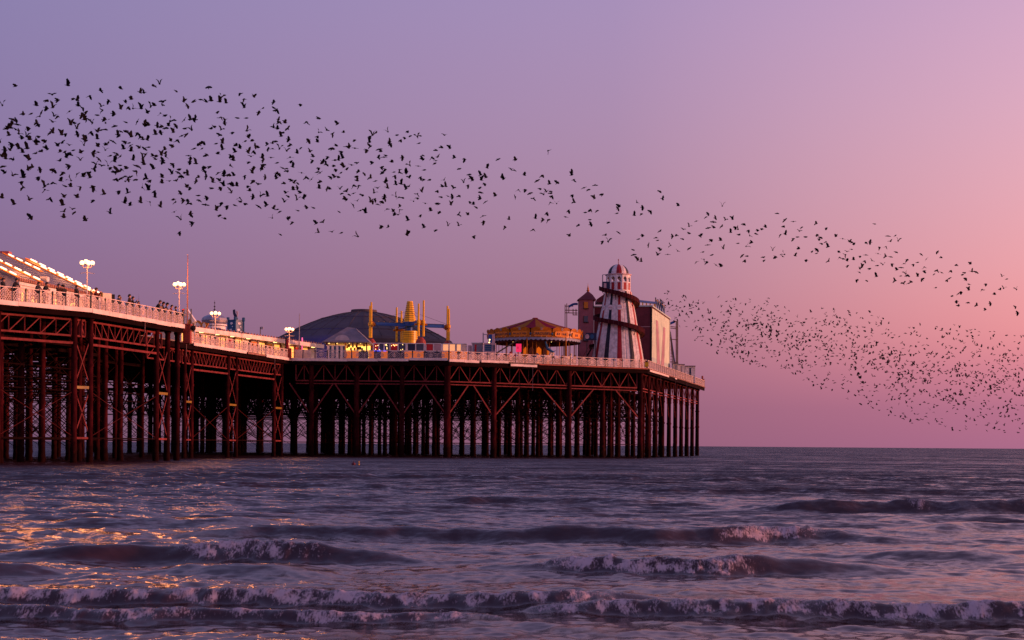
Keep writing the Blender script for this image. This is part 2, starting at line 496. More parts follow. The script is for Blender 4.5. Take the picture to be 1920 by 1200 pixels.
    off = nn('ShaderNodeMapRange'); off.inputs[1].default_value = 16; off.inputs[2].default_value = 75; off.inputs[3].default_value = .07; off.inputs[4].default_value = -.44
    ll(spz.outputs[1], off.inputs[0])
    cb_ = nn('ShaderNodeCombineXYZ'); ll(off.outputs[0], cb_.inputs[1])
    rg_ = nn('ShaderNodeMapRange'); rg_.inputs[1].default_value = 12; rg_.inputs[2].default_value = 70; rg_.inputs[3].default_value = .22; rg_.inputs[4].default_value = 1.0
    ll(spz.outputs[1], rg_.inputs[0])
    scv = nn('ShaderNodeVectorMath'); scv.operation = 'SCALE'; ll(acc, scv.inputs[0]); ll(rg_.outputs[0], scv.inputs['Scale'])
    a0_ = nn('ShaderNodeVectorMath'); a0_.operation = 'ADD'; ll(scv.outputs[0], a0_.inputs[0]); ll(cb_.outputs[0], a0_.inputs[1]); acc = a0_.outputs[0]
    ad = nn('ShaderNodeVectorMath'); ad.operation = 'ADD'; ll(g.outputs['Normal'], ad.inputs[0]); ll(acc, ad.inputs[1])
    nm = nn('ShaderNodeVectorMath'); nm.operation = 'NORMALIZE'; ll(ad.outputs[0], nm.inputs[0])
    ll(nm.outputs[0], p.inputs['Normal'])
    p.inputs['IOR'].default_value = 1.40
    p.inputs['Roughness'].default_value = .10
    af = nn('ShaderNodeAttribute'); af.attribute_name = 'foam'
    fz = nn('ShaderNodeTexNoise'); fz.inputs['Scale'].default_value = 26; fz.inputs['Detail'].default_value = 7; fz.inputs['Roughness'].default_value = .75
    fmp = nn('ShaderNodeMapping'); fmp.inputs['Scale'].default_value = (1.35, .5, .6)
    ll(g.outputs['Position'], fmp.inputs[0]); ll(fmp.outputs[0], fz.inputs['Vector'])
    f1 = nn('ShaderNodeMath'); f1.operation = 'MULTIPLY_ADD'; f1.inputs[1].default_value = 5.6; f1.inputs[2].default_value = -3.65
    ll(fz.outputs[0], f1.inputs[0])
    f2 = nn('ShaderNodeMath'); f2.operation = 'MULTIPLY_ADD'; f2.inputs[1].default_value = 2.3; ll(af.outputs['Fac'], f2.inputs[0]); ll(f1.outputs[0], f2.inputs[2])
    f3 = nn('ShaderNodeMath'); f3.operation = 'MINIMUM'; f3.use_clamp = True
    f4 = nn('ShaderNodeMath'); f4.operation = 'MULTIPLY'; f4.inputs[1].default_value = 5; ll(af.outputs['Fac'], f4.inputs[0])
    ll(f2.outputs[0], f3.inputs[0]); ll(f4.outputs[0], f3.inputs[1])
    FO = f3.outputs[0]
    mx = nn('ShaderNodeMix'); mx.data_type = 'RGBA'
    mx.inputs[6].default_value = (.040, .016, .016, 1)          # silty water
    mx.inputs[7].default_value = (.46, .35, .37, 1)             # foam
    ll(FO, mx.inputs[0]); ll(mx.outputs[2], p.inputs['Base Color'])
    rr = nn('ShaderNodeMapRange'); rr.inputs[3].default_value = .13; rr.inputs[4].default_value = .8
    ll(FO, rr.inputs[0]); ll(rr.outputs[0], p.inputs['Roughness'])
    me.materials.append(m)
    o = bpy.data.objects.new('sea', me); COL.objects.link(o)
    tag(o, 'choppy violet sea with low brown breakers and pale foam', None, None, 'structure')
make_sea()
# ------------------------------------------------------------------ the pier
A0, A1, A2 = deckpt(0, 563), deckpt(172, 579), deckpt(345, 610)
B0, B1 = deckpt(357, 641.7), deckpt(545, 672)
C0, C1 = deckpt(842, 674), deckpt(1215, 690)
E0 = deckpt(1322, 725)
AX = Vector((0.245, 0.97, 0)).normalized()          # seaward along the pier
LF = Vector((-AX.y, AX.x, 0))                       # across it, away from the camera's side
def v3(x, y, z=0.0): return Vector((x, y, z))
AM = A0 + (A0 - A1).normalized() * 34
BM = B0 + (B0 - B1).normalized() * 12
POLY = [AM, A0, A1, A2, A2 + LF * 3 + AX * 2, BM, B0, B1, C0, C1, E0, v3(-62, 292), v3(-78, 232), v3(-60, 202), v3(-72, 124), v3(-100, 92)]
PXY = [(p.x, p.y) for p in POLY]
def inside(x, y, poly=PXY):
    c = False; n = len(poly); j = n - 1
    for i in range(n):
        xi, yi = poly[i]; xj, yj = poly[j]
        if (yi > y) != (yj > y) and x < (xj - xi) * (y - yi) / (yj - yi) + xi: c = not c
        j = i
    return c
def edge_dist(x, y):
    best = 1e9; n = len(PXY)
    for i in range(n):
        ax, ay = PXY[i]; bx, by = PXY[(i + 1) % n]
        dx, dy = bx - ax, by - ay
        t = max(0, min(1, ((x - ax) * dx + (y - ay) * dy) / (dx * dx + dy * dy)))
        best = min(best, math.hypot(x - ax - t * dx, y - ay - t * dy))
    return best

pier = thing('pier', (-30, 193, 0), 'long seaside pier on a forest of rusty red iron piles standing in the sea', 'pier')
# deck: boards on joists
dk = MB(); dk.prism(PXY, D0 - .16, D0 - .02)
deck = dk.build('deck', M['deck'], pier)
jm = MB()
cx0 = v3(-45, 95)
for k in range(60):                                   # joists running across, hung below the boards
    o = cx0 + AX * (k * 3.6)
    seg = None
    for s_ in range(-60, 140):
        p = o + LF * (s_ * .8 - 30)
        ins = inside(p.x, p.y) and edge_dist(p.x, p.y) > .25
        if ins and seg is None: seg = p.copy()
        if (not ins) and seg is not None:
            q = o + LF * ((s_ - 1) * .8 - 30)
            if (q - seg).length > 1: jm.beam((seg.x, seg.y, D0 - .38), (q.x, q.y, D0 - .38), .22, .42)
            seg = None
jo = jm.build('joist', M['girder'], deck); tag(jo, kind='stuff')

def along(P, Q, n, inset=0.0, zoff=0.0):
    d = (Q - P).normalized(); nr = v3(-d.y, d.x)      # left of travel = inwards
    return [P + (Q - P) * (i / n) + nr * inset + v3(0, 0, zoff) for i in range(n + 1)], d, nr

# --- railing panel meshes (unit width along x, unit height)
def bell(x):
    a = abs(x)
    return .70 if a > .30 else .70 + .27 * (1 - (a / .30)) ** .7
def lattice_mesh(bw=.030):
    b = MB(); T = .022
    def strip(p, q, w=.036):
        b.beam((p[0], 0, p[1]), (q[0], 0, q[1]), T, w)
    for sg in (1, -1):
        for i in range(-9, 14):
            x0 = -.9 + i * .165
            pts = []
            for j in range(0, 25):
                z = j * .04; x = sg * (x0 + z * .62)
                if abs(x) <= .45 and .03 <= z <= bell(x): pts.append((x, z))
            if len(pts) > 1: strip(pts[0], pts[-1], bw)
    N_ = 16
    pr = [(-.45 + .9 * i / N_, bell(-.45 + .9 * i / N_)) for i in range(N_ + 1)]
    for i in range(N_): strip(pr[i], pr[i + 1], .05)
    strip((-.45, .03), (-.45, .70), .05); strip((.45, .03), (.45, .70), .05); strip((-.47, .04), (.47, .04), .06)
    for i in range(10):                                # rosette in the middle
        a, c = 2 * math.pi * i / 10, 2 * math.pi * (i + 1) / 10
        strip((.15 * math.cos(a), .46 + .17 * math.sin(a)), (.15 * math.cos(c), .46 + .17 * math.sin(c)), .06)
    strip((0, .30), (0, .97), .05)
    for zz in (.36, .46, .56): strip((-.12, zz), (.12, zz), .045)
    return b.mesh('railing_panel', M['rail_white'])
def baluster_mesh():
    b = MB()
    for i in range(9):
        x = -.44 + i * .11
        b.beam((x, 0, .05), (x, 0, .93), .03, .04)
    b.beam((-.48, 0, .06), (.48, 0, .06), .03, .05); b.beam((-.48, 0, .5), (.48, 0, .5), .02, .04)
    return b.mesh('baluster_panel', M['rail_white'])
LAT, BAL, LAT2 = lattice_mesh(), baluster_mesh(), lattice_mesh(.017)
pm = MB()
pm.lathe((0, 0, 0), [(0, -.25), (.065, -.25), (.065, .05), (.055, .08), (.055, 1.0), (.07, 1.03), (.07, 1.1), (.04, 1.14), (.055, 1.2), (0, 1.25)], 8)
POST = pm.mesh('railing_post', M['post'])
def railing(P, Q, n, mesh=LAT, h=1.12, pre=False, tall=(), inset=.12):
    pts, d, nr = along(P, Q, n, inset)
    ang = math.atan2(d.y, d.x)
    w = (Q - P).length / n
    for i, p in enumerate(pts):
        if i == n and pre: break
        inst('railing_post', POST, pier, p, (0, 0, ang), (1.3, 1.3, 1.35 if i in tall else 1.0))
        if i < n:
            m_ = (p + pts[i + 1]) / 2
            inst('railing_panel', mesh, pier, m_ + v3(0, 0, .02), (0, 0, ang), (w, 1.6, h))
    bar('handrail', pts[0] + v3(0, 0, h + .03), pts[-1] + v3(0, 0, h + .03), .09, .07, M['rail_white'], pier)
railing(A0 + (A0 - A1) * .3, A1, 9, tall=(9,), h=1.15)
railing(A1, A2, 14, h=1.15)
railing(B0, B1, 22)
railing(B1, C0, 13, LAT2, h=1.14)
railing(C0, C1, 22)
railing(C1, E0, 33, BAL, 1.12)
# --- fascia boards along the edge, each length of board its own piece
def fascia(P, Q, spans, h=.34, mt='fascia', dz=0.0):
    d = (Q - P).normalized(); nr = v3(d.y, -d.x)
    for (t0, t1, n, z) in spans:
        for i in range(n):
            a, b = t0 + (t1 - t0) * i / n, t0 + (t1 - t0) * (i + 1) / n
            jz = random.uniform(-.025, .025) + z + dz
            g = .012 / (Q - P).length
            p = P + (Q - P) * (a + g) + nr * .06; q = P + (Q - P) * (b - g) + nr * .06
            bar('fascia_board', p + v3(0, 0, -.14 + jz), q + v3(0, 0, -.14 + jz + random.uniform(-.02, .02)), .09, h, M[mt], pier)
fascia(A0 + (A0 - A1) * .3, A1, [(0, .75, 2, 0), (.75, 1, 1, .0)], h=.36)
fascia(A1, A2, [(0, 1, 6, 0)], h=.38)
fascia(BM, B1, [(.30, .65, 3, 0), (.80, 1, 3, 0)], h=.36)
fascia(B1, C0, [(0, .36, 2, -.02), (.36, .745, 2, .03), (.75, .99, 2, .17)], h=.34)
fascia(C0, C1, [(.0, .14, 2, 0), (.15, .28, 3, .10), (.29, .42, 2, -.25)], h=.32)
fascia(C1, E0, [(.02, .30, 3, -.16), (.40, .43, 1, -.12)], h=.28)
fascia(C0, C1, [(.43, 1.0, 5, -.02)], h=.14, mt='red_pillar')
fascia(C1, E0, [(0, 1.0, 8, .02)], h=.10, mt='edge')
fascia(BM, B1, [(.66, .79, 1, -.05)], h=.2, mt='edge')
# rim joist below the boards
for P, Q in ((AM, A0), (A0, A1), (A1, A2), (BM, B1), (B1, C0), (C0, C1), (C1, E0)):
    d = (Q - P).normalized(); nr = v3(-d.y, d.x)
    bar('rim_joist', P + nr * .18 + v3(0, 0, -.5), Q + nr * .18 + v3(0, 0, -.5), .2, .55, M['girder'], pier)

# --- edge trusses
def truss(P, Q, n, style, ztop, zbot, inset=1.0, cw=.16, dw=.085, second=None, mt='truss'):
    pts, d, nr = along(P, Q, n, inset)
    b = MB()
    T = lambda p: (p.x, p.y, D0 + ztop); U = lambda p: (p.x, p.y, D0 + zbot)
    b.beam(T(pts[0]), T(pts[-1]), cw * .8, cw); b.beam(U(pts[0]), U(pts[-1]), cw * .8, cw)
    if second is not None:
        S2 = lambda p: (p.x, p.y, D0 + second)
        b.beam(S2(pts[0]), S2(pts[-1]), cw * .8, cw * .8)
    for p in (pts[0], pts[-1]): b.beam(T(p), U(p), cw, cw)
    t = b.build('truss', M[mt], pier)
    for i in range(n):
        p, q = pts[i], pts[i + 1]
        if i: bar('vertical', T(p), U(p), dw * .9, dw, M[mt], t)
        if style == 'N': up = True
        elif style == 'V': up = i < n / 2 and False or (i >= n / 2)
        else: up = i % 2 == 0
        bar('diagonal', U(p) if up else T(p), T(q) if up else U(q), dw * .8, dw, M[mt], t)
    return t
truss(A0 + (A0 - A1) * .35, A0 + (A1 - A0) * .84, 7, 'N', -.98, -2.36)
truss(A0 + (A1 - A0) * .87, A1, 2, 'W', -.98, -2.36)
truss(A1, A1 + (A2 - A1) * .66, 10, 'V', -1.0, -2.36)
truss(A1 + (A2 - A1) * .67, A1 + (A2 - A1) * .84, 2, 'W', -1.0, -2.36)
truss(BM + (B1 - BM) * .08, BM + (B1 - BM) * .27, 4, 'W', -.9, -2.3)
truss(BM + (B1 - BM) * .28, BM + (B1 - BM) * .58, 14, 'V', -.9, -2.36)
truss(BM + (B1 - BM) * .59, BM + (B1 - BM) * .90, 14, 'V', -.9, -2.36)
truss(BM + (B1 - BM) * .90, BM + (B1 - BM) * .99, 4, 'W', -.9, -2.3)
def onB(px, P, Q, inset=1.0):
    """the point of an edge (moved inwards) that is seen at photo column px"""
    d = (Q - P).normalized(); nr = v3(-d.y, d.x); o = P + nr * inset
    k = (px - CX) / F
    t = (k * o.y - o.x) / (d.x - k * d.y)
    return o + d * t
CPX = [583, 668, 753, 836, 925, 1066, 1200]
def bay(pa, pb, P, Q, n):
    a, b = onB(pa, P, Q, 0), onB(pb, P, Q, 0)
    truss(a, b, n, 'W', -.72, -2.95, .9, .17, .10, second=-3.35)
bay(552, 583, B1, C0, 2); bay(583, 668, B1, C0, 4); bay(668, 753, B1, C0, 4); bay(753, 838, B1, C0, 4)
bay(846, 925, C0, C1, 4); bay(925, 1066, C0, C1, 8); bay(1066, 1200, C0, C1, 8)
NS = 9
for i in range(NS):
    a, b = C1 + (E0 - C1) * (i / NS * .97 + .0), C1 + (E0 - C1) * ((i + 1) / NS * .97)
    truss(a, b, 4, 'W', -.8, -2.95, 1.2, .16, .09, second=-3.35)

# --- piles
PILES_ = []
for kp in range(4):                                     # crusted feet, bolted collars
    um = MB(); rk = random.Random(kp); pr_ = []
    for j in range(12):
        z = .02 + j * .021; pr_.append((1.0 + .22 * rk.random() * (1 - j / 14) + .10 * (1 - j / 12), z))
    c1, c2 = .42 + .06 * rk.random(), .68 + .08 * rk.random()
    pr_ = [(1.0, 0)] + pr_ + [(1.0, c1), (1.22, c1 + .004), (1.22, c1 + .018), (1.0, c1 + .022), (.98, c2), (1.2, c2 + .004), (1.2, c2 + .018), (.96, c2 + .022), (.95, .97), (1.3, .975), (1.3, 1.0), (0, 1.0)]
    um.lathe((0, 0, 0), pr_, 10)
    um.v = [(x * (1 + .16 * (rk.random() - .5)), y * (1 + .16 * (rk.random() - .5)), z) if z < .27 else (x, y, z) for x, y, z in um.v]
    PILES_.append(um.mesh('pile', M['pile'], smooth=True))
piles = []
def pile(x, y, r, ztop=D0 - .5):
    piles.append((x, y, r))
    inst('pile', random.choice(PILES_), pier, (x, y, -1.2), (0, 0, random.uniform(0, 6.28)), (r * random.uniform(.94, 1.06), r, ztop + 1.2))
for px in CPX[:3]: q = onB(px, B1, C0, .95); pile(q.x, q.y, .36)
q = onB(838, B1, C0, .95); pile(q.x, q.y, .46)
for px in (925, 1066, 1200): q = onB(px, C0, C1, .95); pile(q.x, q.y, .40)
side = [C1 + (E0 - C1) * (i / NS * .97) for i in range(1, NS + 1)]
dS = (E0 - C1).normalized(); nS = v3(-dS.y, dS.x)
for p in side: q = p + nS * 1.2; pile(q.x, q.y, .36)
# pairs under the promenade's edge
EDGE_A = [(-6, A0, A1), (39, A0, A1), (138, A0, A1), (168, A0, A1), (196, A1, A2), (225, A1, A2), (292, A1, A2), (313, A1, A2), (331, A1, A2)]
for px, P, Q in EDGE_A:
    q = onB(px, P, Q, .95 if px not in (39, 196, 225) else 4.5); pile(q.x, q.y, .27)
for px in (345, 358, 426, 442, 513, 527): q = onB(px, BM, B1, .95); pile(q.x, q.y, .25)
# the forest behind
rows = []
def field(o, a, l, na, sa, nl, sl, cond, r, jit=.25):
    g = {}
    for i in range(na):
        for j in range(nl):
            p = o + a * (i * sa) + l * (j * sl)
            x, y = p.x + random.uniform(-jit, jit), p.y + random.uniform(-jit, jit)
            if inside(x, y) and edge_dist(x, y) > 2.2 and cond(x, y) and all((x - u) ** 2 + (y - v) ** 2 > 4 for u, v, _ in piles):
                pile(x, y, r * random.uniform(.85, 1.1)); g[(i, j)] = (x, y)
    rows.append((g, r))
field(A1 + LF * 5.2 - AX * 30, AX, LF, 12, 6.2, 6, 5.4, lambda x, y: y + .25 * x < 186 - 8, .27)
field(C1 + nS * 7.5 + dS * 2.5, dS, nS, 10, 7.2, 14, 6.6, lambda x, y: y + .0 * x > 186, .36)

# --- the bracing one can pick out along the edge
def knee(p, d, span, zb=5.6, zt=D0 - 3.3, w=.14):
    bar('knee_brace', (p[0], p[1], zb), (p[0] + d.x * span, p[1] + d.y * span, zt), w, w * 1.2, M['truss'], pier)
dB = (C0 - B1).normalized(); dC = (C1 - C0).normalized()
for px in CPX[:3]:
    q = onB(px, B1, C0, .9)
    for s_ in (1, -1): knee(q, dB * s_, 3.0)
q = onB(838, B1, C0, .9); knee(q, dB * -1, 3.1); knee(q, dC, 3.3)
for px in (925, 1066, 1200):
    q = onB(px, C0, C1, .9)
    if px < 1200: knee(q, dC, 4.3)
    knee(q, dC * -1, 4.6 if px > 925 else 3.3)
for p in side[:-1]:
    q = p + nS * 1.2
    for s_ in (1, -1): knee(q, dS * s_, 2.6, 6.2, w=.12)
def cross(p, q, z0, z1, w=.09):
    bar('cross_brace', (p.x, p.y, z0), (q.x, q.y, z1), w, w, M['truss'], pier)
    bar('cross_brace', (p.x, p.y, z1), (q.x, q.y, z0), w, w, M['truss'], pier)
for a, b, P, Q in ((138, 168, A0, A1), (292, 313, A1, A2), (345, 358, BM, B1), (426, 442, BM, B1), (513, 527, BM, B1)):
    p, q = onB(a, P, Q, .9), onB(b, P, Q, .9)
    cross(p, q, 2.2, 6.4); cross(p, q, 6.6, 10.8, .08)
    bar('yellow_beam', (p.x, p.y, 6.5), (q.x, q.y, 6.5), .2, .24, M['yellow_paint'], pier)
    bar('wale', (p.x, p.y, 2.1), (q.x, q.y, 2.1), .14, .18, M['truss'], pier)
for a, b, P, Q in ((-6, 138, A0, A1), (168, 292, A1, A2), (358, 426, BM, B1), (442, 513, BM, B1)):
    p, q = onB(a, P, Q, .9), onB(b, P, Q, .9)
    for z0_, z1_ in ((2.2, 6.2), (6.2, 2.2)): bar('cross_brace', (p.x, p.y, z0_), (q.x, q.y, z1_), .05, .05, M['rod'], pier)
    bar('wale', (p.x, p.y, 2.1), (q.x, q.y, 2.1), .10, .12, M['girder'], pier)
    bar('wale', (p.x, p.y, D0 - 3.0), (q.x, q.y, D0 - 3.0), .16, .2, M['truss'], pier)

# --- girders, rods and ties deep in the shade between the inner piles
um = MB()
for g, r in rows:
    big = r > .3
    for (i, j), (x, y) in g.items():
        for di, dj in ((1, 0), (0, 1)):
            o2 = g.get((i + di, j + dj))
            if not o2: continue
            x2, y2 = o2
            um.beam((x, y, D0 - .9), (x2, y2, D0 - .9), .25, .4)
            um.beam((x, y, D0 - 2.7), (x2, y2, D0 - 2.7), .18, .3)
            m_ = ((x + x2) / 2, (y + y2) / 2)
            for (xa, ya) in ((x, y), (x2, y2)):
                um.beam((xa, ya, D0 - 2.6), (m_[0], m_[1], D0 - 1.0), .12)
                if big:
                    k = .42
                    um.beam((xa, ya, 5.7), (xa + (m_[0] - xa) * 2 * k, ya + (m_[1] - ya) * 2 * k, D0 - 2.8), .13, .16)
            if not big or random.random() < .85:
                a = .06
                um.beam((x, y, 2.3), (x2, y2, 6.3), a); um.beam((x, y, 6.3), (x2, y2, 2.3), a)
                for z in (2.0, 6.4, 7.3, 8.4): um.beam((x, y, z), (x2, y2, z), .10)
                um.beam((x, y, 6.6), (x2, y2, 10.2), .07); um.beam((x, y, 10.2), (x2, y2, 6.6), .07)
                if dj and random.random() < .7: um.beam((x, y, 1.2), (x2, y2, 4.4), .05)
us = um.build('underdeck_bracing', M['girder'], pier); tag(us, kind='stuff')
# pipes and ragged rope ends hanging below the edge
for px, P, Q, l in ((270, A1, A2, 1.1), (348, BM, B1, 1.4), (514, BM, B1, 1.5), (998, C0, C1, 3.6), (1238, C1, E0, 1.4), (1266, C1, E0, 2.2), (1287, C1, E0, 2.0)):
    q = onB(px, P, Q, -.05)
    bar('drain_pipe', (q.x, q.y, D0 - .3), (q.x, q.y, D0 - .3 - l), .07, .07, M['edge'], pier)
# ------------------------------------------------------------------ things on the deck
def P2(o, a, l, t, w, z): return (o[0] + a[0] * t + l[0] * w, o[1] + a[1] * t + l[1] * w, z)

# ---- lit hall on the promenade
HO = v3(-44.8, 128.5); HA = Vector((.22, .9755, 0)); HL = Vector((-.9755, .22, 0))
hall = thing('amusement_hall', (HO.x, HO.y, D0), 'cream hall with slate roof outlined by rows of glowing white bulbs', 'hall')
HT, HW, ZE, ZR = 14.0, 16.0, D0 + 3.15, D0 + 6.85
def H(t, w, z): return P2(HO, HA, HL, t, w, z)
b = MB(); b.obox(HO, HA, HL, (0, 0, D0), (HT, HW, ZE - .02))
for t in (0, HT):
    b.extr([H(t, .02, ZE - .02), H(t, HW - .02, ZE - .02), H(t, HW / 2, ZR - .1)], HA * (.05 if t == 0 else -.05))
b.build('wall', M['cream'], hall)
b = MB()
for s_ in (0, 1):
    w0 = -.5 if s_ == 0 else HW + .5
    z0 = ZE - .2
    b.extr([H(-.5, w0, z0), H(HT + .5, w0, z0), H(HT + .5, HW / 2, ZR), H(-.5, HW / 2, ZR)], (0, 0, .14))
roof = b.build('roof', M['slate'], hall)
for k in range(30):                                    # courses of slates
    pass
for k in range(9):
    w = .4 + k * .85
    z = ZE - .2 + (w + .5) / (HW / 2 + .5) * (ZR - ZE + .2) + .15
    bar('slate_course', H(-.45, w, z), H(HT + .45, w, z), .10, .03, M['slate'], roof)
b = MB(); b.obox(HO, HA, HL, (-.35, -.42, ZE - .55), (HT + .35, -.02, ZE - .28)); b.obox(HO, HA, HL, (-.28, -.26, ZE - .75), (HT + .28, -.015, ZE - .56))
b.build('cornice', M['white'], hall)
b = MB(); b.lathe((0, 0, 0), [(0, -.1), (.15, -.08), (.16, .1), (.08, .2), (0, .26)], 6); CREST = b.mesh('crest_tile', M['terracotta'])
for k in range(40): inst('crest_tile', CREST, hall, H(-.4 + k * .37, -.45, ZE - .16))
for k in range(9):
    t = .15 + k * 1.7
    b = MB(); b.obox(HO, HA, HL, (t - .17, -.10, D0), (t + .17, -.003, ZE - .76)); b.build('pilaster', M['white'], hall)
for t in (.75, 1.35, 2.45, 3.05, 4.2, 5.9, 6.5, 9.3, 9.9):
    b = MB(); b.obox(HO, HA, HL, (t - .24, -.05, D0 + .15), (t + .24, -.004, D0 + 2.15)); dd = b.build('door', M['white'], hall)
    b = MB(); b.obox(HO, HA, HL, (t - .16, -.07, D0 + 1.1), (t + .16, -.052, D0 + 2.0)); b.build('pane', M['window_lit'], dd)
b = MB(); b.obox(HO, HA, HL, (-.06, .6, D0 + .2), (-.002, 5.0, D0 + 2.3)); b.build('porch_glow_paint', M['orange_wall'], hall)  # warm glow on the shoreward end, put into the colour as orange
b = MB(); b.extr([H(-.08, 1.2, ZE), H(-.08, HW - 1.2, ZE), H(-.08, HW / 2, ZR - .5)], HA * -.05); b.build('gable_glow_paint', M['orange_wall'], hall)  # same orange glow painted onto the gable above
def batten(t, w_from, w_to, n, duty=.66, wd=.15, skip=()):
    def pt(w, dz):
        k = (w + .5) / (HW / 2 + .5)
        return Vector(H(t, w, ZE - .2 + k * (ZR - ZE + .2) + dz))
    bt = MB(); bt.beam(pt(w_from - .2, .22), pt(min(w_to + .2, 7.9), .22), .62, .07); bo = bt.build('batten', M['orange_glow_paint'], hall)
    for i in range(n):
        if i in skip: continue
        a = w_from + (w_to - w_from) * i / n; c = a + (w_to - w_from) / n * duty
        lm = MB()
        for j in range(5):
            u = a + (c - a) * j / 5
            lm.beam(pt(u, .34), pt(u + (c - a) / 5 * .82, .34), wd, .11)
        lm.build('light_strip', M['light_strip'], bo)
batten(HT + .35, -.2, 7.8, 8)
batten(HT - .9, -.1, 6.9, 7, skip=(6,))
batten(10.3, 4.0, 7.8, 4, skip=())
batten(3.7, .0, 7.8, 8)
batten(-.2, .0, 7.8, 8)
b = MB(); hq = Vector(H(6.4, 1.1, ZE)); b.box(hq.x - .35, hq.x + .35, hq.y - .3, hq.y + .3, ZE - .1, ZE + .95)
vt = b.build('roof_vent', M['white'], hall)
b = MB(); b.box(hq.x - .22, hq.x + .22, hq.y - .34, hq.y - .302, ZE + .25, ZE + .75); b.build('louvre', M['grey'], vt)
b = MB(); hq = Vector(H(10.5, 8, ZR)); b.box(hq.x - .6, hq.x + .6, hq.y - .4, hq.y + .4, ZR - .3, ZR + .35); b.build('chimney', M['brick_pink'], hall)

# ---- board beside the promenade
q = onB(198, A1, A2, 2.2)
sb = thing('notice_board', (q.x, q.y, D0), 'tall pale board with black side panel standing behind the promenade rail', 'board')
ba, bl2 = Vector((.60, .80, 0)), Vector((-.80, .60, 0))
b = MB(); b.obox(q, ba, bl2, (-.5, -.08, D0), (.52, .1, D0 + 2.05)); b.build('panel', M['cream'], sb)
b = MB(); b.obox(q, ba, bl2, (.522, -.16, D0), (.78, .16, D0 + 2.0)); b.build('side_panel', M['dark'], sb)
b = MB(); b.obox(q, ba, bl2, (-.57, -.12, D0), (-.502, .12, D0 + 2.08)); b.build('edge_strip', M['yellow_paint'], sb)

# ---- lamp posts
lp = thing('lamp_post', (0, 0, 0), 'x', 'lamp post', 'globe lamp posts along the pier rail')
b = MB(); b.lathe((0, 0, 0), [(.14, -.3), (.14, .1), (.10, .2), (.11, 1.0), (.13, 1.15), (.06, 1.3), (.05, 3.6), (0, 3.62)], 10); b.build('pole', M['pole'], lp, True)
b = MB(); b.beam((-.62, 0, 3.05), (0, 0, 3.13), .05); b.beam((.62, 0, 3.05), (0, 0, 3.13), .05); b.build('crossbar', M['pole'], lp)
b = MB(); b.lathe((0, 0, 1.15), [(.1, -.14), (.17, -.1), (.17, .1), (.1, .14)], 8); b.build('collar', M['post'], lp)
gm = MB(); gm.sphere((0, 0, 0), .185, 14, 10); GLOBE = gm.mesh('globe', M['lamp_globe'], smooth=True)
for i in range(4):
    a = i * math.pi / 2
    x, y = .46 * math.cos(a), .46 * math.sin(a)
    b = MB(); b.tube((0, 0, 3.55), (x * .6, y * .6, 3.52), .03, n=6); b.tube((x * .6, y * .6, 3.52), (x, y, 3.72), .03, n=6); b.lathe((x, y, 3.68), [(.05, 0), (.13, .06), (.13, .1)], 8)
    b.build('arm', M['pole'], lp)
    g = inst('globe', GLOBE, lp, (x, y, 3.96 + (.06 if i % 2 else 0)))
def lamp_light(name, loc, e, parent, col=(1, .50, .18), r=.28):
    ld = bpy.data.lights.new(name, 'POINT'); ld.energy = e; ld.color = col; ld.shadow_soft_size = r
    lo = bpy.data.objects.new(name, ld); COL.objects.link(lo); lo.parent = parent
    rr_ = parent
    lo.location = Vector(loc) - rr_.location
    return lo
lamp_light('lamp_glow', (0, 0, 4.35), 850, lp, (1, .30, .07), .95)
for (t_, w_) in ((14.6, 6.5), (14.6, 3.5), (14.6, 1.0), (3.7, 5), (3.7, 1.5), (-.4, 1), (-.4, 4)):
    k_ = (w_ + .5) / (HW / 2 + .5)
    lamp_light('strip_glow', H(t_, w_, ZE + .6 + k_ * (ZR - ZE + .2)), 330, hall, (1, .30, .07), .95)
LAMPS = [(161, A0, A1, .1, 'four-globe lamp post on the rail beside the lit hall'), (334, A1, A2, .1, 'four-globe lamp post next to the tall thin flagpole'),
         (402, BM, B1, .1, 'four-globe lamp post in front of the silver onion dome'), (541, BM, B1, .1, 'four-globe lamp post rising from the red pillar by the dark dome')]
for i, (px, P, Q, rz, lb) in enumerate(LAMPS):
    o = lp if i == 0 else copy_tree(lp)
    q = onB(px, P, Q, .25) if px != 161 else onB(px, A0, A1, .25)
    o.location = q; o.rotation_euler.z = (.05, -.05, .22, .3)[i]; o['label'] = lb

# ---- flagpole and the red corner pillar
q = onB(349.5, A1, A2, .15)
fp = thing('flagpole', (q.x, q.y, D0 - .2), 'tall bare thin flagpole on the corner of the promenade', 'flagpole')
b = MB(); b.tube((q.x, q.y, D0 - .2), (q.x, q.y, D0 + 4.3), .075, .065, 8); b.tube((q.x, q.y, D0 + 4.3), (q.x, q.y, D0 + 7.1), .055, .035, 8); b.build('pole', M['edge'], fp)
b = MB(); b.sphere((q.x, q.y, D0 + 7.1), .05, 8, 6); b.build('finial', M['pole'], fp)
rp = thing('corner_pillar', (q.x, q.y, D0 - 1.7), 'mottled red pillar at the promenade corner below the flagpole', 'pillar')
b = MB(); b.box(q.x - .36, q.x + .36, q.y - .36, q.y + .36, D0 - 1.7, D0 + .1); b.box(q.x - .42, q.x + .42, q.y - .42, q.y + .42, D0 + .1, D0 + .22); b.build('shaft', M['red_pillar'], rp)
b = MB()
for dx in (-.42, .3): b.tube((q.x + dx, q.y + .3, D0 - .1), (q.x + dx, q.y + .3, D0 + 1.75), .06, n=6)
b.build('stanchion', M['post'], rp)
b = MB(); b.lathe((q.x + .62, q.y - .1, D0 - .2), [(0, -.3), (.2, -.22), (.26, 0), (.2, .22), (0, .3)], 10); b.build('lifebuoy_case', M['dark'], rp)
sl = thing('white_chute', (q.x + .2, q.y + 12, D0), 'white sloping chute rising behind the red corner pillar', 'chute')
p0, p1 = W(348, 579, q.y + 12), W(365, 604, q.y + 12)
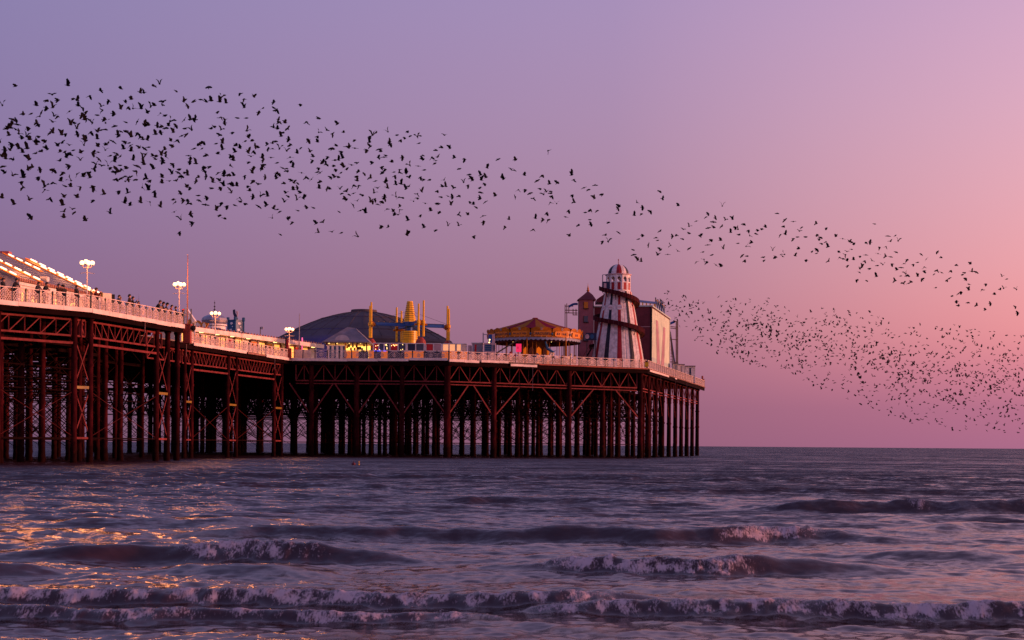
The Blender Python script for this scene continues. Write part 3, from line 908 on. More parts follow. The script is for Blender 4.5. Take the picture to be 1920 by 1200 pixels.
b = MB(); b.beam(p0, p1, .9, .35); b.build('trough', M['white'], sl)
b = MB(); b.beam((p0.x, p0.y, D0), p0, .12); b.beam((p1.x, p1.y, D0), p1, .12); b.build('support', M['white'], sl)

# ---- kiosk row with the long white canopy
K0, K1 = W(360, 619.5, 182.3), W(607, 657, 214)
KA = Vector((K1.x - K0.x, K1.y - K0.y, 0)); KLEN = KA.length; KA.normalize(); KL = Vector((-KA.y, KA.x, 0))
krow = thing('kiosk_row', (K0.x, K0.y, D0), 'long low row of kiosks under a white canopy with warm downlights', 'kiosk row')
KZ = D0 + 3.0
b = MB(); b.obox(K0, KA, KL, (0, 1.6, D0), (KLEN, 6, KZ - .1)); b.build('wall', M['cream'], krow)
b = MB(); b.obox(K0, KA, KL, (-.3, 0, KZ - .1), (KLEN, 6.4, KZ + .02)); b.build('canopy_roof', M['white'], krow)
n = 12
for i in range(n):
    bar('canopy_fascia', Vector(P2(K0, KA, KL, KLEN * i / n + .02, -.04, KZ + .06)), Vector(P2(K0, KA, KL, KLEN * (i + 1) / n - .02, -.04, KZ + .06)), .08, .58, M['fascia'], krow)
rnd = random.Random(4)
for i in range(46): inst('crest_tile', CREST, krow, P2(K0, KA, KL, KLEN * (i + .5) / 46, .25, KZ + .42), None, (.85, .85, .85))
cols = ['shop_glow', 'orange_wall', 'shop_glow', 'cream', 'shop_glow', 'red', 'shop_glow', 'white', 'orange_wall']
n = 17
for i in range(n):
    t = KLEN * (i + .5) / n; w = KLEN / n
    b = MB(); b.obox(K0, KA, KL, (t - w * .44, 1.54, D0 + .9), (t + w * .44, 1.597, D0 + 2.6))
    s_ = b.build('shopfront', M[cols[i % len(cols)]], krow)
    b = MB(); b.obox(K0, KA, KL, (t + w * .46, 1.3, D0), (t + w * .54, 1.53, KZ - .11)); b.build('pilaster', M['brown' if i % 2 else 'white'], krow)
    b = MB(); b.obox(K0, KA, KL, (t - w * .42, 1.45, D0 + .05), (t + w * .42, 1.535, D0 + .88)); b.build('counter_front', M[('white', 'yellow', 'cream', 'pole')[i % 4]], krow)
for px in (383, 413, 441, 471, 521, 546, 592):
    t = (px - 350) / (607 - 350)
    # perspective: find the distance along the canopy seen at this column
    k = (px - CX) / F; tt = (k * K0.y - K0.x) / (KA.x - k * KA.y)
    c = P2(K0, KA, KL, tt, .55, KZ - .16)
    b = MB(); b.lathe(c, [(0, -.05), (.26, -.05), (.3, .02), (0, .05)], 10); b.build('downlight', M['downlight'], krow)

# ---- yellow wavy sign on the kiosk roof
b = MB(); d = 189
pts = [(352, 616), (353, 600), (356, 596), (360, 603), (363, 602), (367, 601), (371, 600.5), (375, 602), (378, 606), (380, 603), (384, 604), (387, 605), (391, 606), (388, 612), (385, 619), (378, 618), (366, 618)]
b.extr([W(x, y, d) for x, y in pts], (0, .5, 0))
sg = thing('wavy_sign', (W(371, 617, d).x, d, D0 + 3), 'yellow wavy-topped sign board on the kiosk roof', 'sign')
b.build('board', M['gold'], sg)
b = MB()
for x0, x1 in ((357, 362), (364, 376), (379, 386)):
    pp = [W(x0, 617, d - .06), W(x0 + .5, 608, d - .06), W((x0 + x1) / 2, 604, d - .06), W(x1 - .5, 609, d - .06), W(x1, 617, d - .06)]
    b.extr(pp, (0, .05, 0))
b.build('arch_panel', M['cream'], sg)
b = MB(); b.box(W(356, 617, d).x, W(386, 617, d).x, d + .1, d + .4, D0, D0 + 3.0 + 1.0); b.build('base', M['brown'], sg)

# ---- silver onion dome pavilion
d = 199; c = W(402, 620, d); k = d / F
od = thing('onion_dome_pavilion', (c.x, d, D0), 'small pavilion with a silver onion dome and spiky finial', 'pavilion')
b = MB(); b.lathe((c.x, d, 0), [(1.55, D0), (1.55, Zof(402, 612, d))], 16); b.lathe((c.x, d, 0), [(1.75, Zof(402, 611, d)), (1.75, Zof(402, 608.5, d)), (0, Zof(402, 608.5, d))], 16)
b.build('drum', M['white'], od)
prof = [(1.35, 609), (1.5, 608), (1.72, 605), (1.80, 601), (1.72, 597), (1.45, 594), (1.05, 591.5), (.55, 590), (.15, 588.5), (.05, 586), (0, 585)]
zb = lambda y: Zof(402, y, d)
b = MB(); b.lathe((c.x, d, 0), [(r, zb(y)) for r, y in prof], 20, scal=lambda i: 1.0 if i % 2 else .985); b.build('dome', M['silver'], od)
b = MB(); b.lathe((c.x, d, 0), [(.05, zb(587)), (.05, zb(582)), (.2, zb(581)), (.05, zb(579)), (.04, zb(576)), (.16, zb(575)), (.03, zb(573)), (.03, zb(569)), (.12, zb(568)), (.02, zb(566)), (.01, zb(562.5))], 8); b.build('finial', M['iron'], od)
b = MB(); b.extr([W(400, 624, d - 3), W(438, 628, d - 3), W(430, 622, d - 3), W(412, 615, d - 3), W(405, 614, d - 3)], (0, 2.6, 0)); lr = b.build('lower_roof', M['grey'], od)
for i in range(7):
    x = 406 + i * 4
    bar('roof_seam', W(x, 615 + max(0, i - 1) * 1.4, d - 3.05), W(x + 7, 624 + i * .4, d - 3.05), .04, .05, M['slate'], lr)
b = MB(); b.box(W(400, 1, d - 3).x, W(436, 1, d - 3).x, d - 2.9, d - .5, D0, D0 + 2.8); b.build('lower_wall', M['cream'], od)

# ---- far spire behind the promenade crowd
q = W(260, 592, 230)
sp = thing('finial_spire', (q.x, q.y, D0), 'thin dark finial spire seen behind the promenade rail', 'spire')
b = MB(); b.lathe((q.x, q.y, 0), [(1.6, D0), (1.6, D0 + 4.2), (.9, q.z - .6), (.15, q.z), (.06, Zof(260, 578, 230)), (.25, Zof(260, 576, 230)), (.05, Zof(260, 573, 230)), (.2, Zof(260, 568, 230)), (.03, Zof(260, 564, 230)), (.0, Zof(260, 549, 230))], 10); b.build('finial', M['iron'], sp)

# ---- blue fairground tower
d = 206; c = W(442, 620, d)
bt = thing('blue_tower', (c.x, d, D0), 'square blue fairground tower with pale spots and curled top', 'tower')
hw = .78
a45 = math.radians(52)
cs_, sn_ = math.cos(a45), math.sin(a45)
rotp = lambda u, v: (c.x + u * cs_ - v * sn_, d + u * sn_ + v * cs_)
zt = Zof(442, 600, d)
b = MB(); b.prism([rotp(-hw, -hw), rotp(hw, -hw), rotp(hw, hw), rotp(-hw, hw)], D0, zt); b.build('shaft', M['teal'], bt)
for (u, v) in ((-hw, -hw), (hw, -hw), (hw, hw), (-hw, hw)):
    x, y = rotp(u, v); b = MB(); b.lathe((x, y, 0), [(.14, D0), (.14, zt - .2), (.22, zt - .1), (.22, zt + .35), (0, zt + .4)], 8); b.build('turret', M['teal'], bt)
e1 = Vector((cs_, sn_, 0)); e2 = Vector((-sn_, cs_, 0))
for face, (ex, nx) in enumerate(((e1, e2 * -1), (e2 * -1, e1 * -1))):
    ctr = Vector((c.x, d, 0)) + nx * (hw + .01)
    for j, (du, dy, r) in enumerate(((0, 607, .30), (.2, 613, .14), (-.15, 619, .28), (.25, 622, .16))):
        z = Zof(442, dy, d); m_ = ctr + ex * du
        b = MB(); b.extr([(m_.x + ex.x * r * math.cos(q_), m_.y + ex.y * r * math.cos(q_), z + .6 * r * math.sin(q_)) for q_ in [i * math.pi / 5 for i in range(10)]], nx * .03)
        b.build('spot', M['white'], bt)
b = MB(); zz = lambda y: Zof(442, y, d)
b.extr([(c.x - .45, d, zz(581)), (c.x - .15, d, zz(580)), (c.x - .1, d, zz(586)), (c.x + .12, d, zz(592)), (c.x + .25, d, zz(600)), (c.x, d, zz(600)), (c.x - .25, d, zz(594)), (c.x - .42, d, zz(588))], (0, .3, 0)); b.build('curl', M['navy'], bt)
b = MB(); b.extr([(c.x - .02, d + .02, zz(583)), (c.x + .28, d + .02, zz(584)), (c.x + .26, d + .02, zz(593)), (c.x + .16, d + .02, zz(593))], (0, .2, 0)); b.build('pennant', M['mural_pink'], bt)

# ---- small roof boxes and a lone camera mast on the kiosk row
q = W(457, 628, 197); bx_ = MB(); bx_.box(q.x - .45, q.x + .45, q.y, q.y + .8, KZ, KZ + .75)
o = bx_.build('roof_box', M['dark']); tag(o, 'small dark vent box on the kiosk roof beside the blue tower', 'vent box')
q = W(466, 631, 198); bx_ = MB(); bx_.box(q.x - .35, q.x + .35, q.y, q.y + .8, KZ, KZ + .45); bx_.box(q.x - .4, q.x + .4, q.y - .05, q.y + .85, KZ + .45, KZ + .52)
o = bx_.build('roof_crate', M['terracotta']); tag(o, 'low terracotta vent hood on the kiosk roof', 'vent hood')
q = W(488, 637, 204)
cmst = thing('camera_mast', (q.x, q.y, KZ), 'short dark mast with a camera head above the kiosk canopy', 'mast')
b = MB(); b.tube((q.x, q.y, D0), (q.x, q.y, Zof(488, 613, 204)), .06, n=6); b.build('pole', M['iron'], cmst)
b = MB(); q2 = W(491, 614, 204); b.box(q2.x - .15, q2.x + .2, q2.y - .15, q2.y + .15, q2.z - .25, q2.z + .1); b.tube((q.x, q.y, q2.z), (q2.x, q2.y, q2.z), .04, n=6); b.build('camera_head', M['grey'], cmst)
q = W(561, 650, 206)
wm = thing('signal_mast', (q.x, q.y, D0), 'tall thin grey mast in front of the dark dome', 'mast')
b = MB(); b.tube((q.x, q.y, D0), (q.x, q.y, Zof(561, 588, 206)), .09, .05, 8); b.tube((q.x, q.y, D0), (q.x, q.y, D0 + .5), .16, .12, 8); b.build('pole', M['silver'], wm)
q = W(566.5, 645, 210)
rl = thing('neon_rod', (q.x, q.y, D0), 'short glowing pink-violet light rod beside the grey mast', 'light')
b = MB(); b.tube((q.x, q.y, D0 + 2), (q.x, q.y, Zof(566, 633, 210)), .10, n=6); b.build('tube', mat('neon_pink', (.8, .2, .4), .4, var=0, emit=(1, .12, .35), estr=.8), rl)
b = MB(); b.tube((q.x, q.y, D0), (q.x, q.y, D0 + 2), .14, n=6); b.build('foot', M['grey'], rl)
q = W(553, 650, 213)
tu = thing('white_turret', (q.x, q.y, D0), 'little white gabled turret behind the canopy, left of the mast', 'turret')
b = MB(); b.box(q.x - .35, q.x + .35, q.y, q.y + .7, D0, Zof(553, 643, 213)); b.build('body', M['white'], tu)
b = MB(); b.lathe((q.x, q.y + .35, 0), [(.55, Zof(553, 643, 213)), (.2, Zof(553, 639, 213)), (.04, Zof(553, 636, 213)), (0, Zof(553, 634.5, 213))], 4, a0=math.pi / 4, a1=math.pi / 4 + 2 * math.pi); b.build('roof', M['white'], tu)

# ---- red pillar under the fourth lamp
q = onB(539, BM, B1, .12)
rp2 = thing('red_post', (q.x, q.y, D0 - .15), 'dark red post with a bright red panel where the promenade meets the pier head', 'post')
b = MB(); b.box(q.x - .5, q.x + .42, q.y - .2, q.y + .25, D0 - .15, D0 + 1.35); b.build('base', M['red_pillar'], rp2)
b = MB(); b.box(q.x - .22, q.x + .02, q.y - .05, q.y + .15, D0 + 1.352, D0 + 2.5); b.build('panel', M['red'], rp2)
b = MB(); b.box(q.x - .40, q.x - .222, q.y - .06, q.y + .16, D0 + 1.352, D0 + 2.75); b.build('back_post', M['dark'], rp2)
# hoarding at the head's corner
q0, q1 = onB(551, B1, C0, 1.0), onB(582, B1, C0, 1.0)
hb = thing('pale_hoarding', (q0.x, q0.y, D0), 'pale orange hoarding boards behind the rail beside the red post', 'hoarding')
for i in range(2):
    a, c = q0 + (q1 - q0) * (i * .5 + .02), q0 + (q1 - q0) * (i * .5 + .47)
    b = MB(); b.box(a.x, c.x, a.y, a.y + .06, D0, D0 + 1.25); b.build('board', M['cream' if i else 'pole'], hb)

# ---- great dark dome
d = 252; c = W(682, 650, d); k = d / F
dm = thing('arcade_dome', (c.x, d, D0), 'huge dark grey ribbed arcade dome with a flat cap', 'dome')
pr = [(170, 646), (166, 641), (140, 627), (122, 618), (100, 608), (80, 600), (60, 594), (42, 589.5), (26, 586.5), (0, 586)]
zD = lambda y: Zof(682, y, d)
b = MB(); b.lathe((c.x, d, 0), [(r * k, zD(y)) for r, y in pr], 64); b.build('shell', M['dome'], dm, False)
b = MB(); b.lathe((c.x, d, 0), [(170 * k, D0), (170 * k, zD(646))], 64); b.build('drum', M['dome'], dm)
b = MB(); b.lathe((c.x, d, 0), [(25 * k, zD(587)), (24 * k, zD(581.5)), (0, zD(581))], 32); b.build('cap', M['dome'], dm)
for i in range(32):                                     # standing seams
    a = 2 * math.pi * (i + .5) / 32
    b = MB()
    for (r0, y0), (r1, y1) in zip(pr[1:-1], pr[2:-1]):
        b.beam((c.x + (r0 * k + .03) * math.cos(a), d + (r0 * k + .03) * math.sin(a), zD(y0) + .03), (c.x + (r1 * k + .03) * math.cos(a), d + (r1 * k + .03) * math.sin(a), zD(y1) + .03), .10, .08)
    b.build('rib', M['dome'], dm)
for (r, y) in (pr[2], pr[5]):
    b = MB(); b.lathe((c.x, d, 0), [(r * k + .10, zD(y) - .1), (r * k + .14, zD(y) + .06), (r * k - .15, zD(y) + .12)], 64); b.build('ring_seam', M['dome'], dm)
bl = bpy.data.lights.new('blue_floodlight', 'SPOT'); bl.energy = 6000; bl.color = (.05, .10, 1); bl.spot_size = R(75); bl.spot_blend = .8; bl.shadow_soft_size = .3
blo = bpy.data.objects.new('blue_floodlight', bl); COL.objects.link(blo)
bp = W(566, 655, 222); blo.location = (bp.x, bp.y, D0 + 2.6)
blo.rotation_euler = (Vector((bp.x, bp.y, D0 + 2.6)) - Vector(W(590, 632, 241))).to_track_quat('Z', 'Y').to_euler()

# ---- striped kiosk with the pyramid roof
d = 201; k = d / F
x0, x1 = X(610, d), X(686, d); yb = d + 5.4
ze = Zof(648, 641, d)
ks = thing('striped_kiosk', ((x0 + x1) / 2, d, D0), 'glowing kiosk with grey pyramid roof and blue-white striped front', 'kiosk')
xm, ym = X(650, d + 2.4), d + 2.4; za = Zof(649, 613, d + 2.4); xr = X(664, d + 2.4); zr2 = Zof(664, 617, d + 2.4)
xa, xb_ = X(603, d - .5), X(691, d - .5)
b = MB()
v_ = [(xa, d - .5, ze), (xb_, d - .5, ze), (xb_, yb + .5, ze), (xa, yb + .5, ze), (xm, ym, za), (xr, ym, zr2 + .15)]
b.add(v_, [(0, 1, 5, 4), (1, 2, 5), (2, 3, 4, 5), (3, 0, 4)])
b.add([(xa, d - .5, ze - .12), (xb_, d - .5, ze - .12), (xb_, yb + .5, ze - .12), (xa, yb + .5, ze - .12)] + v_[:4], [(0, 1, 2, 3), (0, 1, 5, 4), (1, 2, 6, 5), (2, 3, 7, 6), (3, 0, 4, 7)])
rf = b.build('roof', M['slate'], ks)
for i in range(9):
    t = i / 8
    p = Vector((xb_, d - .5 + t * 6.4, ze)); q = Vector((xr, ym, zr2 + .15))
    bar('roof_seam', p + v3(0, 0, .03), p + (q - p) * .92 + v3(0, 0, .05), .05, .05, M['grey'], rf)
b = MB(); cc = W(641, 637, d - .45)
b.extr([(cc.x + 1.05 * math.cos(a), d - .15 + .55 * math.sin(a) * .8, cc.z - .15 + .85 * math.sin(a)) for a in [i * math.pi / 10 for i in range(11)]], (0, -.08, .05)); b.build('lunette', M['grey'], rf)
b = MB(); b.box(x0, x1, yb - .1, yb, D0, ze - .13); b.build('back_wall', M['kiosk_glow'], ks)
b = MB(); b.box(x0, x1, d + .3, yb - .1, ze - .2, ze - .14); b.build('ceiling', M['cream'], ks)
for i in range(4):
    px0 = 612 + i * 8.4
    b = MB(); b.box(X(px0, d), X(px0 + 4.3, d), d - .03, d + .1, D0, Zof(630, 649, d)); b.build('white_stripe', M['white'], ks)
    b = MB(); b.box(X(px0 + 4.3, d), X(px0 + 8.4, d), d, d + .08, D0, Zof(630, 649, d)); b.build('blue_stripe', M['teal'], ks)
b = MB(); b.box(X(610, d), X(647, d), d - .05, d + .12, Zof(630, 649, d), Zof(630, 647.5, d)); b.build('sill', M['white'], ks)
for px in (611, 628, 646, 668, 686):
    b = MB(); b.box(X(px, d) - .09, X(px, d) + .09, d - .02, d + .14, D0 if px > 640 else Zof(630, 647.4, d), ze - .13); b.build('column', M['orange_wall' if px == 646 else 'brown'], ks)
b = MB(); b.box(X(647, d), X(686, d), d + .2, d + .5, D0, Zof(660, 659, d)); b.build('counter', M['orange_wall'], ks)
rnd = random.Random(9)
for i in range(10):
    px = 651 + i * 3.5; zz_ = rnd.uniform(645, 656)
    q = W(px, zz_, d + 1.8); b = MB(); b.box(q.x - .13, q.x + .13, q.y, q.y + .1, q.z - .22, q.z + .22); b.build('hanging_toy', M[rnd.choice(['red', 'brown', 'yellow', 'teal'])], ks)
for px in (617, 632, 655, 676):
    q = W(px, 643, d + .6); b = MB(); b.sphere((q.x, q.y, q.z), .13, 8, 6); b.build('bulb', M['downlight'], ks)

# ---- ride fence of painted panels and glazed booths along the rail
d = 195.6
fence = [(690, 700, 'orange_glow_paint'), (700, 713, 'navy'), (713, 726, 'orange_glow_paint'), (726, 742, 'navy'), (742, 757, 'navy'), (757, 771, 'orange_glow_paint'), (771, 793, 'orange_glow_paint'), (795, 827, 'navy'), (827, 840, 'orange_glow_paint'), (840, 856, 'orange_glow_paint'), (856, 862, 'navy'), (862, 875, 'orange_glow_paint'), (648, 671, 'orange_glow_paint'), (671, 690, 'navy')]
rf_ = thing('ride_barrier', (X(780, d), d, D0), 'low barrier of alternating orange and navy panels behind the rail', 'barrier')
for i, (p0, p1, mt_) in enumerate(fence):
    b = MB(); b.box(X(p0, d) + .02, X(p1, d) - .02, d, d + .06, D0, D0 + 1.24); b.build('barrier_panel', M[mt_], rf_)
bz0, bz1 = D0 + 1.34, D0 + 2.42
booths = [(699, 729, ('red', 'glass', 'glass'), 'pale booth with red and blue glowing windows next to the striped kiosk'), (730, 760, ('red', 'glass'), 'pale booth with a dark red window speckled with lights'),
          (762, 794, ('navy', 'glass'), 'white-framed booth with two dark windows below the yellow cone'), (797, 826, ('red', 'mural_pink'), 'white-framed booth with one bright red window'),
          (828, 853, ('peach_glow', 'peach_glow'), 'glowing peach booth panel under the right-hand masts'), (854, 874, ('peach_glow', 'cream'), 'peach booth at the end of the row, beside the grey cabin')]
for (p0, p1, wins, lb) in booths:
    d2 = d + .5
    bo = thing('ticket_booth', ((X(p0, d2) + X(p1, d2)) / 2, d2, D0), lb, 'booth', 'booths around the yellow ride')
    b = MB()
    xa, xb_ = X(p0, d2), X(p1, d2)
    b.box(xa, xb_, d2 + 1.4, d2 + 1.5, D0, bz1 - .1); b.build('back_wall', M['mural_pink' if p0 > 820 else 'cream'], bo)
    b = MB(); b.box(xa, xb_, d2 - .05, d2 + 1.5, bz1 - .1, bz1); b.build('roof', M['white'], bo)
    b = MB(); b.box(xa + .05, xb_ - .05, d2 + .06, d2 + .2, D0, bz0 - .12); b.build('front_wall', M['dark'], bo)
    b = MB(); b.box(xa, xb_, d2 - .04, d2 + .05, bz0 - .1, bz0); b.build('sill', M['white'], bo)
    nw = len(wins); w = (xb_ - xa) / nw
    for i in range(nw + 1):
        b = MB(); b.box(xa + w * i - .07, xa + w * i + .07, d2 - .06, d2 + .06, bz0 + .001, bz1 - .101); b.build('mullion', M['white'], bo)
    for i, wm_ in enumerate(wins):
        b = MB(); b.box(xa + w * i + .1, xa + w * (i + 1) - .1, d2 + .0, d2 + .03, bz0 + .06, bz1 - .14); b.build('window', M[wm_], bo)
    if p0 in (699, 730):
        for i in range(9):
            b = MB(); b.sphere((rnd.uniform(xa + .2, xb_ - .2), d2 - .03, rnd.uniform(bz0 + .1, bz1 - .2)), .05, 6, 5); b.build('fairy_bulb', M['downlight'], bo)
M['blue_led'] = mat('blue_led', (.1, .1, .8), .4, var=0, emit=(.08, .10, 1), estr=2.0)
q = W(712, 656, d + .4)
o = MB().box(q.x - .75, q.x + .9, q.y - .3, q.y - .22, bz0 - .11, bz0 - .02).tube((q.x - .75, q.y - .26, bz0), (q.x + .9, q.y - .26, bz0), .03, n=6).build('led_strip', M['blue_led'])
tag(o, 'blue glowing light strip along the foot of the first booth', 'light strip')

# ---- yellow spinning ride
d = 213; c = W(768, 640, d); k = d / F
zR_ = lambda y: Zof(768, y, d)
rd_ = thing('spinning_ride', (c.x, d, D0), 'yellow and blue spinning ride with a tiled cone and tall masts', 'ride')
b = MB(); b.lathe((c.x, d, 0), [(14.8 * k, D0), (14.8 * k, zR_(621)), (0, zR_(621))], 20); b.build('drum', M['yellow'], rd_)
b = MB(); b.lathe((c.x, d, 0), [(5 * k, zR_(621)), (5 * k, zR_(614)), (12 * k, zR_(612)), (12 * k, zR_(604)), (0, zR_(604))], 16); b.build('hub', M['blue'], rd_)
b = MB(); b.lathe((c.x, d, 0), [(12 * k, zR_(603.9)), (9.6 * k, zR_(590)), (7 * k, zR_(575)), (5.4 * k, zR_(565)), (0, zR_(565))], 8); cone = b.build('cone', M['yellow'], rd_)
for i in range(9):
    y = 601 - i * 4; r = (12 - (604 - y) * .168) * k + .012
    b = MB(); b.lathe((c.x, d, 0), [(r, zR_(y)), (r + .01, zR_(y) + .035), (r - .012, zR_(y) + .07)], 8); b.build('tile_joint', M['brown'], cone)
for i in range(4):
    y = 637 - i * 4; b = MB(); b.lathe((c.x, d, 0), [(14.9 * k, zR_(y)), (15 * k, zR_(y) + .03), (14.9 * k, zR_(y) + .06)], 20); b.build('drum_joint', M['brown'], rd_)
th = math.radians(20)
for i in range(4):
    a = th + i * math.pi / 2 + math.pi
    e = Vector((math.cos(a), math.sin(a), 0)); tn = Vector((-e.y, e.x, 0))
    zA = zR_(609.5)
    ctr = Vector((c.x, d, zA))
    b = MB(); b.beam(ctr + e * .6, ctr + e * 5.3 + v3(0, 0, .0), .62, .50); b.build('arm', M['blue'], rd_)
    for j in range(5):
        q = ctr + e * (1.4 + j * .85) + v3(0, 0, .30); b = MB(); b.sphere(q, .07, 6, 5); b.build('arm_bulb', M['yellow'], rd_)
    tip = ctr + e * 5.9
    bar('stay_cable', (c.x + e.x * .6, d + e.y * .6, zR_(585)), tip + v3(0, 0, .3), .035, .035, M['iron'], rd_)
    for s_ in (-1, 1): bar('arm_flange', ctr + e * .7 + tn * (s_ * .33) + v3(0, 0, .26), ctr + e * 5.25 + tn * (s_ * .33) + v3(0, 0, .26), .05, .06, M['navy'], rd_)
    b = MB(); b.beam(tip - tn * .55, tip + tn * .55, .5, .55); b.tube(tip - tn * .95 + v3(0, 0, -.35), tip + tn * .95 + v3(0, 0, -.35), .16, n=8); b.sphere(tip + v3(0, 0, -.1) - e * .45, .3, 8, 6); b.build('gear_housing', M['gold'], rd_)
    for s_ in (-1, 1):
        m_ = tip + tn * (s_ * .38) + e * .12
        zt_ = zA + (3.15 if s_ > 0 else 2.65)
        mm = MB(); mm.tube((m_.x, m_.y, zA - 2.1), (m_.x, m_.y, zA + .3), .17, .17, 8); mm.tube((m_.x, m_.y, zA + .3), (m_.x, m_.y, zt_), .15, .13, 8); mm.tube((m_.x, m_.y, zA - .25), (m_.x, m_.y, zA + .2), .25, n=8)
        mm.build('mast', M['yellow'], rd_)
    b = MB(); b.lathe((tip.x, tip.y, 0), [(.6, zA - 3.6), (.8, zA - 3.2), (.66, zA - 2.7), (.3, zA - 2.25), (0, zA - 2.2)], 12); cr_ = b.build('car', M['red_pillar'], rd_)
    b = MB(); b.lathe((tip.x, tip.y, 0), [(.9, D0), (.5, D0 + .3), (.4, zA - 3.4)], 10); b.build('car_stem', M['iron'], rd_)

# ---- grey cabin and blue control booth left of the carousel
d = 200.5
gb = thing('grey_cabin', (X(890, d), d, D0), 'low grey cabin with a dark red door between peach booth and control booth', 'cabin')
b = MB(); b.box(X(884, d), X(904, d), d, d + 2.2, D0, Zof(894, 644, d)); b.build('wall', M['grey'], gb)
b = MB(); b.box(X(882.5, d), X(905, d), d - .15, d + 2.3, Zof(894, 643.9, d), Zof(894, 642, d)); b.build('roof', M['white'], gb)
b = MB(); b.box(X(888.5, d), X(892, d), d - .04, d - .002, D0, Zof(890, 646, d)); b.build('door', M['red'], gb)
b = MB(); b.box(X(876, d), X(882.5, d), d + .3, d + 2, D0, Zof(880, 647, d)); b.build('annex', M['mural_pink'], gb)
cb = thing('control_booth', (X(917, d), d - 1, D0), 'navy-windowed control booth with a lit blue panel on top', 'booth')
d1 = d - 1
b = MB(); b.box(X(905.5, d1), X(928, d1), d1, d1 + 1.8, D0, Zof(916, 643, d1)); b.build('body', M['mural_pink'], cb)
b = MB(); b.box(X(907.5, d1), X(920.5, d1), d1 - .03, d1 - .002, Zof(914, 658, d1), Zof(914, 646, d1)); w_ = b.build('window', M['teal'], cb)
for y in (650, 654):
    bar('glazing_bar', W(907.5, y, d1 - .05), W(920.5, y, d1 - .05), .03, .05, M['grey'], w_)
for px in (923.4, 926):
    b = MB(); b.box(X(px - 1, d1), X(px + .8, d1), d1 - .03, d1 - .002, Zof(914, 658, d1), Zof(914, 647, d1)); b.build('side_window', M['glass'], cb)
b = MB(); b.box(X(913.8, d1), X(921, d1), d1 + .2, d1 + .6, Zof(916, 643, d1), Zof(916, 627, d1)); b.build('blue_panel', M['blue'], cb)
b = MB(); b.box(X(921.2, d1), X(926, d1), d1 + .15, d1 + .65, Zof(916, 642.9, d1), Zof(916, 626, d1)); b.build('upright', M['mural_pink'], cb)
b = MB(); b.beam(W(906, 642.9, d1 + .4), W(906, 624, d1 + .4), .16); b.beam(W(905, 627, d1 + .4), W(914, 627.3, d1 + .4), .10); b.build('frame', M['grey'], cb)
for (px, py) in ((918, 637), (917.3, 642)):
    q = W(px, py, d1 + .15); b = MB(); b.sphere(q, .09, 8, 6); b.build('bulb', M['downlight'], cb)

# ---- carousel
d = 222; c = W(1003, 660, d); k = d / F
RC = 88 * k
zc = lambda y: Zof(1003, y, d)
cz = thing('carousel', (c.x, d, D0), 'round gold carousel with scalloped crest and red-gold tent roof', 'carousel')
b = MB(); b.lathe((c.x, d, 0), [(0, D0 + .75), (RC - .5, D0 + .75), (RC - .4, D0 + .6), (RC - .5, D0)], 40); b.build('platform', M['brown'], cz)
zt_, zb_ = Zof(1003, 619, d - RC), Zof(1003, 631.5, d - RC)
NB = 14
SIGNS = {}
for i in range(NB):
    a0, a1 = 2 * math.pi * (i - .5) / NB - math.pi / 2 + .115, 2 * math.pi * (i + .5) / NB - math.pi / 2 + .115
    am = (a0 + a1) / 2
    b = MB(); b.lathe((c.x, d, 0), [(RC - .12, zb_), (RC, zb_), (RC + .1, zt_), (RC - .05, zt_)], 5, a0=a0 + .012, a1=a1 - .012)
    bd = b.build('rounding_board', M['gold'], cz)
    b = MB(); vs_ = []
    n = 20
    for j in range(n + 1):
        a = a0 + .012 + (a1 - a0 - .024) * j / n; u = j / n
        zt2 = zt_ + .20 + .30 * abs(math.sin(2 * math.pi * u))
        for r_ in (RC + .12, RC + .02): vs_ += [(c.x + r_ * math.cos(a), d + r_ * math.sin(a), zt_ + .002), (c.x + (r_ + .12) * math.cos(a), d + (r_ + .12) * math.sin(a), zt2)]
    fs = []
    for j in range(n):
        o_ = j * 4; p_ = o_ + 4
        fs += [(o_, p_, p_ + 1, o_ + 1), (o_ + 2, o_ + 3, p_ + 3, p_ + 2), (o_ + 1, p_ + 1, p_ + 3, o_ + 3), (o_, o_ + 2, p_ + 2, p_)]
    fs += [(0, 1, 3, 2), (n * 4, n * 4 + 2, n * 4 + 3, n * 4 + 1)]
    b.add(vs_, fs); cres = b.build('crest', M['gold'], bd)
    b = MB(); e = Vector((math.cos(am), math.sin(am), 0)); tn = Vector((-e.y, e.x, 0)); o_ = Vector((c.x, d, zt_ + .22)) + e * (RC + .15)
    b.extr([o_ + tn * (.22 * math.cos(q_)) + v3(0, 0, .17 * math.sin(q_)) for q_ in [j * math.pi / 5 for j in range(10)]], e * .05); b.build('medallion', M['grey'], bd)
    pw = 1.22
    o_ = Vector((c.x, d, (zt_ + zb_) / 2)) + e * (RC + .045)
    tl = (zt_ - zb_); off = .1 / tl
    pan = MB()
    p8 = [o_ + tn * (sx * pw) + v3(0, 0, sz * .36) + e * (sz * .05) for sx, sz in ((-1, -.7), (-.85, -1), (.85, -1), (1, -.7), (1, .7), (.85, 1), (-.85, 1), (-1, .7))]
    pan.extr(p8, e * .05); pn = pan.build('sign_panel', M['orange_wall'], bd)
    SIGNS[i] = (o_, e, tn, bd)
    b = MB(); o2 = Vector((c.x, d, (zt_ + zb_) / 2)) + Vector((math.cos(a1), math.sin(a1), 0)) * (RC + .06); b.sphere(o2, .17, 8, 6); b.build('boss', M['teal'], bd)
